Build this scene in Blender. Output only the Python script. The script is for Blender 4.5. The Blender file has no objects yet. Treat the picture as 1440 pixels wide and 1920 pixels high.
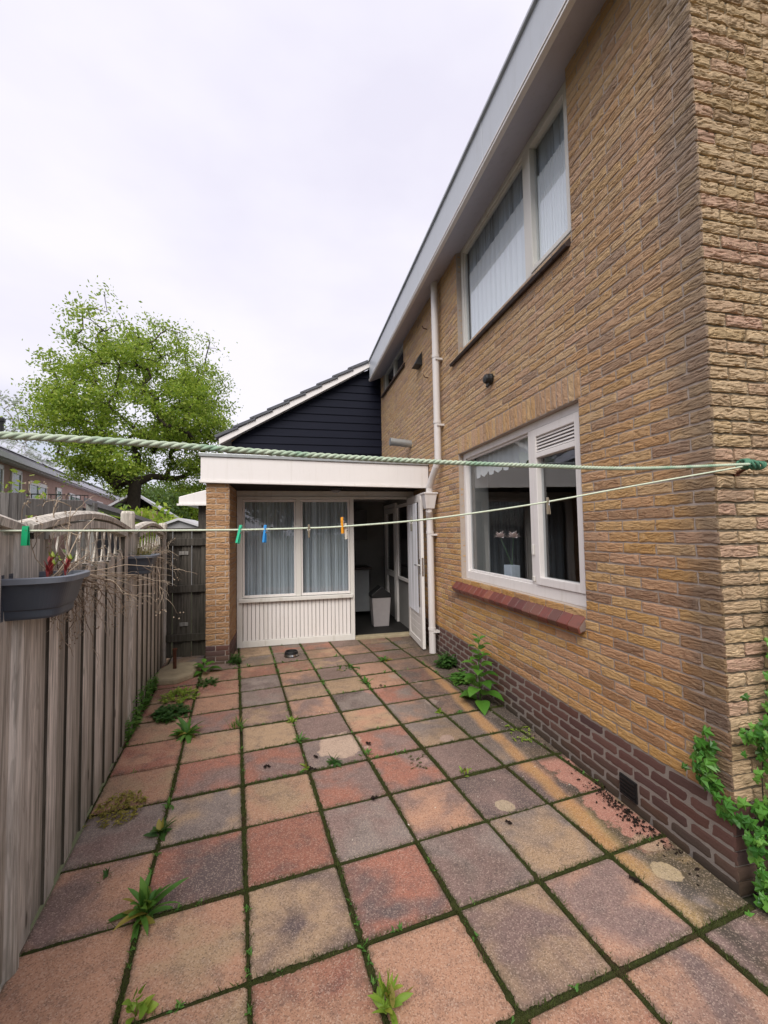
import bpy, bmesh, math, random
import numpy as np
from mathutils import Vector, Matrix
R = math.radians
rng = random.Random(7)
nrg = np.random.default_rng(11)
S = bpy.context.scene
col = S.collection
W = bpy.data.worlds.new("World"); S.world = W; W.use_nodes = True

# ------------------------------------------------------------------ helpers
def V(*a): return Vector(a)

class MB:
    """collects vertices and faces, links them as one mesh object"""
    def __init__(s): s.v = []; s.f = []; s.m = []; s.mi = 0; s.attr = {}
    def face(s, pts):
        b = len(s.v); s.v += [tuple(p) for p in pts]; s.f.append(tuple(range(b, b+len(pts)))); s.m.append(s.mi)
    def mesh(s, vs, fs):
        b = len(s.v); s.v += [tuple(p) for p in vs]
        for f in fs: s.f.append(tuple(b+i for i in f)); s.m.append(s.mi)
    def box(s, x0, x1, y0, y1, z0, z1, fr=None):
        vs = [(x, y, z) for x in (x0, x1) for y in (y0, y1) for z in (z0, z1)]
        if fr: vs = [fr(*p) for p in vs]
        s.mesh(vs, [(0,1,3,2), (4,6,7,5), (0,4,5,1), (2,3,7,6), (0,2,6,4), (1,5,7,3)])
    def prism(s, poly, a, b):
        """poly: list of points, swept by adding vectors a and b"""
        n = len(poly); a = Vector(a); b = Vector(b)
        vs = [Vector(p)+a for p in poly]+[Vector(p)+b for p in poly]
        s.mesh(vs, [tuple(range(n-1, -1, -1)), tuple(range(n, 2*n))]+[(i, (i+1) % n, n+(i+1) % n, n+i) for i in range(n)])
    def tube(s, pts, r, n=8, cap=True):
        pts = [Vector(p) for p in pts]; k = len(pts)
        rs = r if isinstance(r, (list, tuple)) else [r]*k
        t0 = (pts[1]-pts[0]).normalized()
        up = Vector((0, 0, 1)) if abs(t0.z) < .9 else Vector((1, 0, 0))
        u = t0.cross(up).normalized(); vs = []
        for i in range(k):
            t = (pts[min(i+1, k-1)]-pts[max(i-1, 0)]).normalized()
            u = (u-t*u.dot(t)).normalized(); w = t.cross(u)
            for j in range(n):
                a = 2*math.pi*j/n; vs.append(pts[i]+(u*math.cos(a)+w*math.sin(a))*rs[i])
        fs = [(i*n+j, i*n+(j+1) % n, (i+1)*n+(j+1) % n, (i+1)*n+j) for i in range(k-1) for j in range(n)]
        if cap: fs += [tuple(range(n-1, -1, -1)), tuple((k-1)*n+j for j in range(n))]
        s.mesh(vs, fs)
    def lathe(s, prof, c, n=24, axis=None):
        """prof: (radius, height) list about axis"""
        c = Vector(c); ax = Vector(axis or (0, 0, 1)).normalized()
        a = ax.orthogonal().normalized(); b = ax.cross(a); vs = []
        for r, h in prof:
            for j in range(n):
                t = 2*math.pi*j/n; vs.append(c+ax*h+(a*math.cos(t)+b*math.sin(t))*r)
        k = len(prof)
        s.mesh(vs, [(i*n+j, i*n+(j+1) % n, (i+1)*n+(j+1) % n, (i+1)*n+j) for i in range(k-1) for j in range(n)])
    def leaf(s, base, d, up, L, w, droop=.3, seg=4, prof='lance', fold=.15):
        base = Vector(base); d = Vector(d).normalized(); up = Vector(up)
        up = (up-d*up.dot(d)).normalized(); side = d.cross(up); vs = []; p = base.copy(); dd = d.copy()
        for i in range(seg+1):
            t = i/seg
            if prof == 'lance': q = math.sin(math.pi*(.06+.94*t))**.8
            elif prof == 'ovate': q = math.sin(math.pi*min(1, (.04+.96*t))**.75)
            elif prof == 'blade': q = (1-t)**.6
            else: q = math.sin(math.pi*(.12+.88*t)**1.6)
            ww = max(w*q*.5, .0004)
            vs += [p-side*ww+up*ww*fold*2, p, p+side*ww+up*ww*fold*2]
            dd = (dd-Vector((0, 0, 1))*droop/seg).normalized(); p = p+dd*L/seg
            up = (up-dd*up.dot(dd)).normalized()
        fs = []
        for i in range(seg):
            a = 3*i; fs += [(a, a+1, a+4, a+3), (a+1, a+2, a+5, a+4)]
        s.mesh(vs, fs)
    def build(s, name, mats, parent=None, bevel=0, smooth=False, loc=None):
        me = bpy.data.meshes.new(name)
        v = s.v
        if loc is not None: v = [(p[0]-loc[0], p[1]-loc[1], p[2]-loc[2]) for p in v]
        me.from_pydata(v, [], s.f)
        mats = mats if isinstance(mats, (list, tuple)) else [mats]
        for m in mats: me.materials.append(m)
        if len(mats) > 1: me.polygons.foreach_set('material_index', s.m)
        for k, (vals, dom) in s.attr.items():
            a = me.attributes.new(k, 'FLOAT_COLOR', dom); a.data.foreach_set('color', np.asarray(vals, np.float32).ravel())
        if smooth: me.polygons.foreach_set('use_smooth', [True]*len(me.polygons))
        me.update()
        o = bpy.data.objects.new(name, me); col.objects.link(o)
        if loc is not None: o.location = loc
        if parent is not None: o.parent = parent; o.matrix_parent_inverse = parent.matrix_world.inverted() if parent.type != 'EMPTY' else Matrix.Translation(-parent.location)
        if bevel:
            md = o.modifiers.new('edge', 'BEVEL'); md.width = bevel; md.segments = 2; md.limit_method = 'ANGLE'; md.angle_limit = R(40)
        return o

def tag(o, label=None, cat=None, group=None, kind=None):
    for k, v in (('label', label), ('category', cat), ('group', group), ('kind', kind)):
        if v: o[k] = v
    return o
def thing(name, loc, label, cat, group=None):
    o = bpy.data.objects.new(name, None); col.objects.link(o); o.location = loc; o.empty_display_size = .1
    return tag(o, label, cat, group)
def copy_tree(o, parent=None):
    c = o.copy(); col.objects.link(c)
    if parent: c.parent = parent
    for ch in [x for x in o.children]: copy_tree(ch, c)
    return c

def hsh(i, j, s):
    n = (i*374761393+j*668265263+s*974711) & 0x7fffffff
    n = (n ^ (n >> 13))*1274126177 & 0x7fffffff
    return ((n ^ (n >> 16)) & 0xffff)/65535.
def vnoise(x, y, s=0):
    xi = np.floor(x).astype(np.int64); yi = np.floor(y).astype(np.int64); fx = x-xi; fy = y-yi
    fx = fx*fx*(3-2*fx); fy = fy*fy*(3-2*fy)
    a = hsh(xi, yi, s); b = hsh(xi+1, yi, s); c = hsh(xi, yi+1, s); d = hsh(xi+1, yi+1, s)
    return a+(b-a)*fx+(c-a)*fy+(a-b-c+d)*fx*fy

# ------------------------------------------------------------------ materials
class Mat:
    def __init__(s, name, rough=.7, spec=.4, color=None, metal=0):
        s.m = bpy.data.materials.new(name); s.m.use_nodes = True; s.t = s.m.node_tree; s.t.nodes.clear()
        s.out = s.n('ShaderNodeOutputMaterial'); s.b = s.n('ShaderNodeBsdfPrincipled')
        s.t.links.new(s.b.outputs[0], s.out.inputs[0])
        s.b.inputs['Roughness'].default_value = rough; s.b.inputs['Specular IOR Level'].default_value = spec
        s.b.inputs['Metallic'].default_value = metal
        if color: s.b.inputs['Base Color'].default_value = (*color, 1)
    def n(s, typ, ins=None, **kw):
        nd = s.t.nodes.new(typ)
        for k, v in kw.items(): setattr(nd, k, v)
        for k, v in (ins or {}).items(): s.set(nd.inputs[k], v)
        return nd
    def set(s, sock, v):
        if hasattr(v, 'is_output') or isinstance(v, bpy.types.NodeSocket): s.t.links.new(v, sock)
        elif isinstance(v, (tuple, list)) and len(v) == 3 and sock.type == 'RGBA': sock.default_value = (*v, 1)
        else: sock.default_value = v
    def pos(s): return s.n('ShaderNodeNewGeometry').outputs['Position']
    def noise(s, scale, detail=3, rough=.55, vec=None, dist=0, mapping=None, out='Fac'):
        vec = vec or s.pos()
        if mapping: vec = s.n('ShaderNodeMapping', {'Vector': vec, 'Scale': mapping}).outputs[0]
        return s.n('ShaderNodeTexNoise', {'Vector': vec, 'Scale': scale, 'Detail': detail, 'Roughness': rough, 'Distortion': dist}).outputs[out]
    def ramp(s, fac, stops, interp='LINEAR'):
        r = s.n('ShaderNodeValToRGB', {'Fac': fac}); cr = r.color_ramp; cr.interpolation = interp
        while len(cr.elements) < len(stops): cr.elements.new(.5)
        for e, (p, c) in zip(cr.elements, stops):
            e.position = p; e.color = (*c, 1) if isinstance(c, (tuple, list)) else (c, c, c, 1)
        return r.outputs[0]
    def math(s, op, a, b=0., c=0., clamp=False):
        return s.n('ShaderNodeMath', {0: a, 1: b, 2: c}, operation=op, use_clamp=clamp).outputs[0]
    def mix(s, f, a, b, mode='MIX'):
        n = s.n('ShaderNodeMix', data_type='RGBA', blend_type=mode)
        s.set(n.inputs[0], f); s.set(n.inputs[6], a); s.set(n.inputs[7], b)
        return n.outputs[2]
    def step(s, v, a, b):
        return s.n('ShaderNodeMapRange', {0: v, 1: a, 2: b, 3: 0., 4: 1.}, interpolation_type='SMOOTHSTEP').outputs[0]
    def xyz(s):
        n = s.n('ShaderNodeSeparateXYZ', {0: s.pos()}); return n.outputs
    def color(s, c): s.set(s.b.inputs['Base Color'], c); return s
    def rough(s, c): s.set(s.b.inputs['Roughness'], c); return s
    def bump(s, h, strength=.5, dist=.01, prev=None):
        b = s.n('ShaderNodeBump', {'Height': h, 'Strength': strength, 'Distance': dist})
        if prev: s.set(b.inputs['Normal'], prev)
        s.set(s.b.inputs['Normal'], b.outputs[0]); return b.outputs[0]
    def rand(s): return s.n('ShaderNodeNewGeometry').outputs['Random Per Island']

def simple(name, c, rough=.6, spec=.4, var=.12, scale=6, metal=0, bump=0, bscale=60):
    m = Mat(name, rough, spec, metal=metal)
    n = m.noise(scale, 5, .65)
    m.color(m.mix(n, tuple(x*(1-var*1.6) for x in c), tuple(min(1, x*(1+var*1.2)) for x in c)))
    if bump: m.bump(m.noise(bscale, 4), bump, .004)
    return m.m

def mk_brick(name, stops, grime=True, crack=1.):
    m = Mat(name, .92, .2)
    base = m.ramp(m.rand(), stops)
    bl = m.noise(26, 5, .7)
    c = m.mix(m.math('MULTIPLY', m.step(bl, .45, .8), .38), base, (.19, .11, .06), 'MIX')
    c = m.mix(m.math('MULTIPLY', m.step(m.noise(60, 3), .55, .75), .5), c, (.62, .47, .30))
    if grime:
        x, y, z = m.xyz()
        g = m.step(m.noise(1.6, 5, .6, mapping=(1, 1, .45)), .52, .75)
        c = m.mix(m.math('MULTIPLY', g, .28), c, (.12, .105, .09))
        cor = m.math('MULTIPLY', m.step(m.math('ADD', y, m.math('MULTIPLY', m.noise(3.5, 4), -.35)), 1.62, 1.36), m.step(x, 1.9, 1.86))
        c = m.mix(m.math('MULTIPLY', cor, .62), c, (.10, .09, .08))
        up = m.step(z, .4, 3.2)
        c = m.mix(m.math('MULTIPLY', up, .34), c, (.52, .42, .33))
    m.color(c)
    n1 = m.noise(1, 5, .65, mapping=(15, 15, 150), dist=1.2)
    rid = m.math('SUBTRACT', 1., m.math('MULTIPLY', m.math('ABSOLUTE', m.math('SUBTRACT', n1, .5)), 9.), clamp=True)
    h = m.math('SUBTRACT', m.math('MULTIPLY', m.noise(1, 4, .7, mapping=(70, 70, 330)), .5), m.math('MULTIPLY', rid, .9*crack))
    m.bump(h, .75, .0038)
    return m.m

M = {}
M['brick'] = mk_brick('buff_brick', [(0, (.51, .28, .09)), (.2, (.60, .365, .145)), (.38, (.61, .40, .20)), (.55, (.53, .285, .105)), (.72, (.57, .34, .205)), (.88, (.44, .245, .115)), (1, (.32, .19, .12))])
M['brick_gable'] = mk_brick('pale_buff_brick', [(0, (.50, .36, .205)), (.2, (.58, .43, .27)), (.45, (.53, .385, .245)), (.65, (.52, .335, .245)), (.8, (.57, .42, .26)), (1, (.42, .295, .19))], grime=False)
M['brick_pier'] = mk_brick('pier_brick', [(0, (.37, .21, .11)), (.3, (.43, .265, .14)), (.6, (.40, .24, .13)), (1, (.34, .19, .10))], grime=False, crack=.7)
def mk_plinth():
    m = Mat('plinth_brick', .8, .25)
    c = m.ramp(m.rand(), [(0, (.115, .06, .052)), (.3, (.15, .08, .066)), (.55, (.085, .05, .05)), (.8, (.13, .062, .048)), (1, (.10, .065, .06))])
    x, y, z = m.xyz()
    low = m.step(m.math('ADD', z, m.math('MULTIPLY', m.noise(4, 4), .14)), .24, .04)
    c = m.mix(m.math('MULTIPLY', low, .6), c, (.075, .07, .045))
    m.color(c); m.bump(m.noise(120, 4), .4, .003); return m.m
M['plinth'] = mk_plinth()
def mk_mortar(name, a, b):
    m = Mat(name, .95, .1); m.color(m.mix(m.noise(14, 6, .7), a, b)); m.bump(m.noise(160, 3), .5, .003); return m.m
M['mortar'] = mk_mortar('grey_mortar', (.33, .275, .235), (.48, .41, .355))
M['mortar_dark'] = mk_mortar('dark_mortar', (.10, .085, .06), (.24, .20, .15))
M['mortar_pale'] = mk_mortar('pale_mortar', (.21, .18, .16), (.32, .28, .25))
def mk_white(name, c, dirt=.35, rough=.45):
    m = Mat(name, rough, .4)
    n = m.step(m.noise(3, 6, .7), .5, .85)
    c1 = m.mix(m.math('MULTIPLY', n, dirt), c, tuple(x*y for x, y in zip(c, (.72, .68, .6))))
    sp = m.step(m.noise(45, 3, .8), .70, .76)
    st = m.step(m.noise(1, 5, .7, mapping=(14, 14, .9)), .50, .78)
    c1 = m.mix(m.math('MULTIPLY', st, dirt*1.1), c1, tuple(x*y for x, y in zip(c, (.62, .60, .52))))
    m.color(m.mix(m.math('MULTIPLY', sp, dirt), c1, (.25, .22, .18)))
    m.bump(m.noise(40, 3), .08, .002); return m.m
M['white'] = mk_white('white_paint', (.74, .71, .69))
M['cream'] = mk_white('cream_paint', (.66, .645, .61), .5)
M['fascia'] = mk_white('white_fascia_board', (.72, .69, .68), .25, .4)
M['grey_fascia'] = mk_white('pale_blue_grey_fascia', (.46, .49, .54), .2, .35)
M['soffit'] = mk_white('pale_soffit', (.47, .46, .52), .3, .5)
M['pipe'] = mk_white('white_plastic_pipe', (.66, .63, .62), .3, .35)
M['zinc'] = simple('zinc', (.42, .44, .45), .35, .5, .2, 12, metal=.6)
M['black'] = simple('black_plastic', (.012, .012, .013), .45, .4)
M['felt'] = simple('dark_underside', (.03, .025, .024), .9, .1)
M['roof_felt'] = simple('roofing_felt', (.10, .10, .105), .9, .15, .25, 4)
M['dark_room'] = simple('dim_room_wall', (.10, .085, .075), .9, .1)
M['room_pale'] = simple('pale_room_wall', (.24, .235, .225), .8, .2)
M['floor_dark'] = simple('dark_vinyl_floor', (.02, .019, .018), .7, .2)
M['cab'] = simple('cabinet_laminate', (.30, .31, .32), .5, .35)
M['steel'] = simple('steel', (.6, .6, .6), .25, .5, .1, metal=1)
M['bin'] = simple('bin_plastic', (.36, .33, .33), .5, .3)
def mk_sill():
    m = Mat('red_sill_brick', .38, .45)
    c = m.ramp(m.rand(), [(0, (.13, .032, .024)), (.3, (.20, .055, .038)), (.6, (.10, .028, .024)), (.85, (.23, .08, .05)), (1, (.06, .026, .024))])
    m.color(m.mix(m.math('MULTIPLY', m.step(m.noise(18, 5), .5, .75), .5), c, (.07, .045, .04))); m.bump(m.noise(70, 4), .25, .003); return m.m
M['sill'] = mk_sill()
M['dark_tile'] = simple('dark_sill_tile', (.045, .03, .028), .5, .4)
M['mortar_sill'] = mk_mortar('sill_joint', (.16, .11, .09), (.28, .22, .2))
def mk_clad():
    m = Mat('dark_blue_boards', .6, .12)
    g = m.noise(1, 4, mapping=(3, 3, 90))
    m.color(m.mix(g, (.004, .005, .012), (.008, .010, .022))); m.bump(g, .25, .003); return m.m
M['clad'] = mk_clad()
M['rooftile'] = simple('grey_roof_tile', (.10, .105, .12), .75, .3, .35, 9, bump=.5, bscale=40)
def mk_glass(name, ior, tint):
    m = Mat(name); m.t.nodes.remove(m.b)
    fc = m.n('ShaderNodeLayerWeight', {'Blend': .5}).outputs['Facing']
    f = m.n('ShaderNodeMath', {0: m.math('POWER', fc, 5.), 1: 1-ior, 2: ior}, operation='MULTIPLY_ADD')
    tr = m.n('ShaderNodeBsdfTransparent', {'Color': (*tint, 1)}); gl = m.n('ShaderNodeBsdfGlossy', {'Roughness': .004, 'Color': (.95, .97, 1, 1)})
    wv = m.n('ShaderNodeBump', {'Height': m.noise(2.2, 1), 'Strength': .06, 'Distance': .02}); m.set(gl.inputs['Normal'], wv.outputs[0])
    mx = m.n('ShaderNodeMixShader', {0: f.outputs[0]}); m.set(mx.inputs[1], tr.outputs[0]); m.set(mx.inputs[2], gl.outputs[0])
    m.set(m.out.inputs[0], mx.outputs[0]); return m.m
M['glass'] = mk_glass('window_glass', .105, (.86, .90, .92))
def mk_curtain(name, c, alpha, freq, axis):
    m = Mat(name, .9, .1, color=c); x, y, z = m.xyz(); a = (x, y)[axis]
    n = m.noise(1, 4, .7, mapping=((freq, 0, .25) if axis == 0 else (0, freq, .25)))
    op = m.step(n, .22, .70)
    tr = m.n('ShaderNodeBsdfTransparent'); tl = m.n('ShaderNodeBsdfTranslucent', {'Color': (*c, 1)})
    mx = m.n('ShaderNodeMixShader', {0: .35}); m.set(mx.inputs[1], m.b.outputs[0]); m.set(mx.inputs[2], tl.outputs[0])
    m2 = m.n('ShaderNodeMixShader', {0: m.math('ADD', m.math('MULTIPLY', op, alpha), .24, clamp=True)})
    m.set(m2.inputs[1], tr.outputs[0]); m.set(m2.inputs[2], mx.outputs[0]); m.set(m.out.inputs[0], m2.outputs[0]); return m.m
M['net_x'] = mk_curtain('net_curtain_porch', (.76, .82, .88), .8, 34, 0)
M['net_door'] = mk_curtain('net_curtain_door', (.80, .82, .88), .85, 60, 1)
M['net_y'] = mk_curtain('net_curtain_upstairs', (.66, .73, .82), 1., 11, 1)
def mk_screen():
    m = Mat('white_screen_film', .35, .35); n = m.noise(1, 2, mapping=(0, 34, .2)); m.color(m.mix(n, (.82, .84, .87), (.90, .91, .93))); return m.m
M['screen'] = mk_screen()
M['lace'] = simple('white_lace', (.75, .76, .75), .9, .1)
M['petal'] = simple('pale_pink_petal', (.80, .66, .62), .7, .2)
M['vase'] = simple('pale_blue_grey_vase', (.50, .54, .60), .4, .4)

def mk_wood(name, a, b, green=.5, scale=1.):
    m = Mat(name, .85, .2); p = m.pos()
    off = m.n('ShaderNodeVectorMath', {0: p}, operation='ADD'); r = m.rand()
    cx = m.n('ShaderNodeCombineXYZ', {0: m.math('MULTIPLY', r, 13.), 1: m.math('MULTIPLY', r, 7.), 2: m.math('MULTIPLY', r, 31.)}); m.set(off.inputs[1], cx.outputs[0])
    ov = off.outputs[0]
    g = m.noise(1, 6, .7, vec=ov, mapping=(52*scale, 52*scale, 1.6*scale), dist=.6)
    lg = m.noise(1, 3, .6, vec=ov, mapping=(9, 9, .9), dist=1.2)
    rings = m.math('SINE', m.math('MULTIPLY', lg, 42.))
    base = m.mix(r, a, b)
    c = m.mix(m.math('MULTIPLY', m.step(g, .62, .36), .75), base, tuple(x*.42 for x in a))
    c = m.mix(m.math('MULTIPLY', m.step(rings, .3, 1.), .35), c, tuple(x*.45 for x in a))
    x, y, z = m.xyz()
    gm = m.math('MULTIPLY', m.step(m.math('ADD', z, m.math('MULTIPLY', m.noise(3.2, 4), 1.0)), 1.25, .25), green)
    c = m.mix(gm, c, (.085, .08, .045))
    bl = m.math('MULTIPLY', m.step(m.noise(1, 3, .6, vec=ov, mapping=(6, 6, 1.2)), .58, .75), .5)
    c = m.mix(bl, c, (.10, .09, .075))
    kn = m.n('ShaderNodeTexVoronoi', {'Vector': m.n('ShaderNodeMapping', {'Vector': ov, 'Scale': (9, 9, 2.6)}).outputs[0], 'Scale': 1.}).outputs['Distance']
    c = m.mix(m.math('MULTIPLY', m.step(kn, .11, .05), .8), c, (.05, .035, .025))
    m.color(c); m.bump(m.math('ADD', g, m.math('MULTIPLY', rings, .12)), .55, .004); return m.m
M['wood'] = mk_wood('weathered_fence_wood', (.50, .455, .39), (.82, .76, .68), .5)
M['wood_edge_shade'] = mk_wood('shaded_board_edges', (.065, .058, .045), (.12, .105, .085), .4)  # shade of the gaps between boards, painted dark onto their side faces
M['wood_recess_shade'] = mk_wood('shaded_recessed_boards', (.40, .365, .31), (.66, .605, .53), .5)  # same wood in a darker tone: recess shade painted into the set-back boards
M['wood_dark'] = mk_wood('dark_damp_wood', (.060, .054, .046), (.105, .094, .08), .3)
M['wood_grey'] = mk_wood('grey_beam_wood', (.26, .25, .235), (.40, .385, .36), .2)
def mk_rope():
    m = Mat('green_white_rope', .7, .3); c = m.mix(m.noise(60, 4), (.30, .40, .29), (.56, .60, .47)); m.color(m.mix(m.step(m.noise(9, 3), .5, .7), c, (.22, .36, .25))); m.bump(m.noise(900, 2), .3, .001); return m.m
M['rope'] = mk_rope()
M['line'] = simple('pale_green_line', (.56, .62, .48), .7, .3, .2, 80)
for k, c in dict(green=(.02, .42, .22), blue=(.03, .26, .62), orange=(.80, .33, .02), palepeg=(.66, .62, .54), woodpeg=(.30, .25, .18), darkpeg=(.07, .06, .045), greenpeg=(.01, .33, .14)).items(): M[k] = simple(k+'_peg', c, .4, .4, .08)
M['trough'] = simple('slate_plastic', (.060, .072, .092), .42, .45, .15, 8)
M['rim'] = simple('slate_plastic_rim', (.17, .19, .225), .45, .45, .1, 8)
M['soil'] = simple('potting_soil', (.055, .035, .02), .95, .1, .6, 60, bump=1., bscale=90)
def mk_twig():
    m = Mat('dry_twig', .85, .2); m.color(m.ramp(m.rand(), [(0, (.13, .09, .06)), (.3, (.33, .26, .19)), (.65, (.44, .36, .27)), (1, (.20, .14, .10))])); return m.m
M['twig'] = mk_twig()
M['redshoot'] = simple('red_shoot', (.24, .03, .03), .5, .4)
def mk_leaf(name, stops, trans=.35, rough=.5, vein=0):
    m = Mat(name, rough, .35); c = m.ramp(m.rand(), stops); c = m.mix(m.math('MULTIPLY', m.noise(30, 3), .5), c, tuple(x*.65 for x in stops[0][1]))
    m.color(c); tl = m.n('ShaderNodeBsdfTranslucent'); m.set(tl.inputs[0], m.mix(.5, c, (.30, .42, .04)))
    mx = m.n('ShaderNodeMixShader', {0: trans}); m.set(mx.inputs[1], m.b.outputs[0]); m.set(mx.inputs[2], tl.outputs[0]); m.set(m.out.inputs[0], mx.outputs[0]); return m.m
M['weed'] = mk_leaf('weed_leaf', [(0, (.06, .17, .03)), (.5, (.10, .26, .045)), (1, (.17, .33, .06))])
M['weed_pale'] = mk_leaf('pale_weed_leaf', [(0, (.18, .32, .04)), (.5, (.28, .42, .05)), (1, (.45, .48, .08))])
M['weed_yellow'] = mk_leaf('yellow_weed_leaf', [(0, (.22, .20, .04)), (.5, (.36, .29, .06)), (1, (.45, .38, .09))])
M['weed_dark'] = mk_leaf('dark_weed_leaf', [(0, (.025, .08, .018)), (.5, (.05, .13, .028)), (1, (.08, .18, .04))])
M['broad'] = mk_leaf('broad_leaf', [(0, (.05, .16, .02)), (.5, (.09, .25, .03)), (1, (.14, .33, .05))])
M['ivy'] = mk_leaf('ivy_leaf', [(0, (.03, .12, .02)), (.4, (.07, .22, .03)), (.75, (.13, .34, .05)), (1, (.22, .44, .08))], .3, .35)
M['oak'] = mk_leaf('spring_tree_leaf', [(0, (.13, .23, .025)), (.4, (.26, .38, .04)), (.75, (.38, .48, .06)), (1, (.50, .56, .11))], .5)
M['dark_tree'] = mk_leaf('far_tree_leaf', [(0, (.04, .085, .02)), (.5, (.08, .14, .035)), (1, (.13, .19, .05))], .4)
M['pale_tree'] = mk_leaf('far_pale_tree_leaf', [(0, (.26, .32, .25)), (.5, (.34, .38, .32)), (1, (.42, .44, .38))], .4)
M['bark'] = simple('bark', (.055, .045, .035), .95, .1, .35, 8, bump=.8, bscale=18)
M['bark_pale'] = simple('pale_bark', (.28, .27, .26), .9, .1, .3, 8)
M['rust'] = simple('rusty_iron', (.09, .035, .02), .85, .2, .5, 30, bump=.6)
M['concrete'] = simple('concrete_slab', (.34, .285, .19), .95, .1, .25, 10, bump=.7, bscale=80)
def mk_moss():
    m = Mat('joint_moss', .95, .1); c = m.mix(m.noise(24, 4), (.022, .026, .010), (.065, .072, .022)); m.color(m.mix(m.step(m.noise(5, 3), .5, .72), c, (.05, .035, .018))); m.bump(m.noise(260, 3), 1., .008); return m.m
M['moss'] = mk_moss()
M['mossblade'] = mk_leaf('moss_blade', [(0, (.035, .045, .012)), (.5, (.065, .085, .02)), (1, (.10, .14, .03))], .3, .8)
M['debris'] = simple('dark_leaf_litter', (.02, .014, .011), .95, .1, .5, 60)
M['chip'] = simple('pale_chip', (.65, .6, .5), .8, .2)

def mk_paving():
    m = Mat('concrete_paving', .88, .22)
    t1 = m.n('ShaderNodeAttribute', attribute_name='tint').outputs['Color']; t2 = m.n('ShaderNodeAttribute', attribute_name='patch').outputs['Color']
    r = m.rand(); sh = m.n('ShaderNodeCombineXYZ', {0: m.math('MULTIPLY', r, 40.), 1: m.math('MULTIPLY', r, 23.), 2: 0.})
    ov = m.n('ShaderNodeVectorMath', {0: m.pos(), 1: sh.outputs[0]}, operation='ADD').outputs[0]
    big = m.step(m.noise(3.2, 3, .55, vec=ov, dist=.4), .40, .64)
    c = m.mix(big, t1, t2)
    med = m.noise(9, 4, .65, vec=ov)
    c = m.mix(m.math('MULTIPLY', m.step(med, .46, .72), .45), c, (.10, .08, .078))
    x, y, z = m.xyz()
    # drip line under the eave: ochre lichen band, damp dark strip between it and the wall
    wob = m.math('MULTIPLY', m.math('SUBTRACT', m.noise(3, 4), .5), .10)
    xx = m.math('ADD', x, wob)
    dark = m.math('MULTIPLY', m.step(xx, 1.555, 1.62), m.step(m.noise(5, 5, .6), .28, .5))
    c = m.mix(m.math('MULTIPLY', dark, .80), c, (.042, .040, .030))
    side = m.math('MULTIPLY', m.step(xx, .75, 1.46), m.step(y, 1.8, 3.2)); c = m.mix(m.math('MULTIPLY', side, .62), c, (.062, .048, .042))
    band = m.math('MULTIPLY', m.step(xx, 1.44, 1.50), m.step(xx, 1.585, 1.535))
    band = m.math('MULTIPLY', band, m.math('MULTIPLY', m.step(y, 5.0, 4.3), m.step(y, 1.35, 1.9)))
    c = m.mix(m.math('MULTIPLY', band, .78), c, m.mix(m.noise(7, 3), (.40, .20, .085), (.46, .27, .10)))
    # flaked salmon patches by the wall and pale worn spots
    fl = m.math('MULTIPLY', m.step(m.math('ADD', x, m.math('MULTIPLY', m.noise(6, 5, .65), .30)), 1.775, 1.80), m.step(m.math('ADD', x, m.math('MULTIPLY', m.noise(8, 4), .2)), 1.94, 1.915))
    fl = m.math('MULTIPLY', fl, m.math('MULTIPLY', m.step(y, 1.72, 1.80), m.step(y, 2.62, 2.54)))
    c = m.mix(m.math('MULTIPLY', fl, .9), c, (.42, .20, .15))
    for (px, py, pr, pc, pf) in ((.36, 3.13, .19, (.50, .37, .28), .85), (.85, 4.72, .20, (.42, .24, .17), .7), (.80, 4.1, .10, (.42, .21, .17), .6), (1.17, 2.22, .055, (.42, .34, .23), .8), (1.13, 3.03, .06, (.36, .26, .22), .7), (.86, 2.78, .05, (.34, .22, .19), .7), (1.64, 1.63, .06, (.46, .36, .22), .8), (1.70, 1.80, .07, (.38, .28, .18), .7), (1.25, 3.7, .07, (.34, .27, .23), .5), (1.1, 4.45, .07, (.34, .27, .22), .6), (1.28, 4.2, .05, (.36, .28, .24), .6)):
        d = m.n('ShaderNodeVectorMath', {0: m.pos(), 1: (px, py, 0)}, operation='DISTANCE').outputs['Value']
        d = m.math('ADD', d, m.math('MULTIPLY', m.math('SUBTRACT', m.noise(9, 5, .6), .5), pr*1.4))
        c = m.mix(m.math('MULTIPLY', m.step(d, pr, pr*.86), pf), c, pc)
    # damp algae towards the porch
    alg = m.math('MULTIPLY', m.step(y, 3.2, 5.6), m.step(m.noise(2.5, 5, .6), .3, .6)); c = m.mix(m.math('MULTIPLY', alg, .5), c, (.085, .065, .045))
    # grime blotches and dark lichen specks
    c = m.mix(m.math('MULTIPLY', m.step(m.noise(1.7, 6, .7), .50, .72), .40), c, (.10, .075, .058))
    c = m.mix(m.math('MULTIPLY', m.step(m.noise(26, 5, .75), .66, .72), .55), c, (.05, .042, .034))
    c = m.mix(m.math('MULTIPLY', m.step(m.noise(11, 5, .7), .68, .76), .35), c, (.50, .40, .31))
    eg = m.n('ShaderNodeSeparateColor', {0: m.n('ShaderNodeAttribute', attribute_name='edge').outputs['Color']}).outputs[0]
    eg = m.step(m.math('ADD', eg, m.math('MULTIPLY', m.math('SUBTRACT', m.noise(14, 5, .7), .5), 1.5)), .55, 1.25)
    c = m.mix(m.math('MULTIPLY', eg, .62), c, (.075, .065, .04))
    # aggregate
    sp = m.n('ShaderNodeTexVoronoi', {'Vector': m.pos(), 'Scale': 240.}).outputs['Color']
    spv = m.n('ShaderNodeSeparateColor', {0: sp}).outputs[0]
    c = m.mix(m.math('MULTIPLY', m.step(spv, .70, .98), .32), c, (.62, .48, .38))
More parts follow.
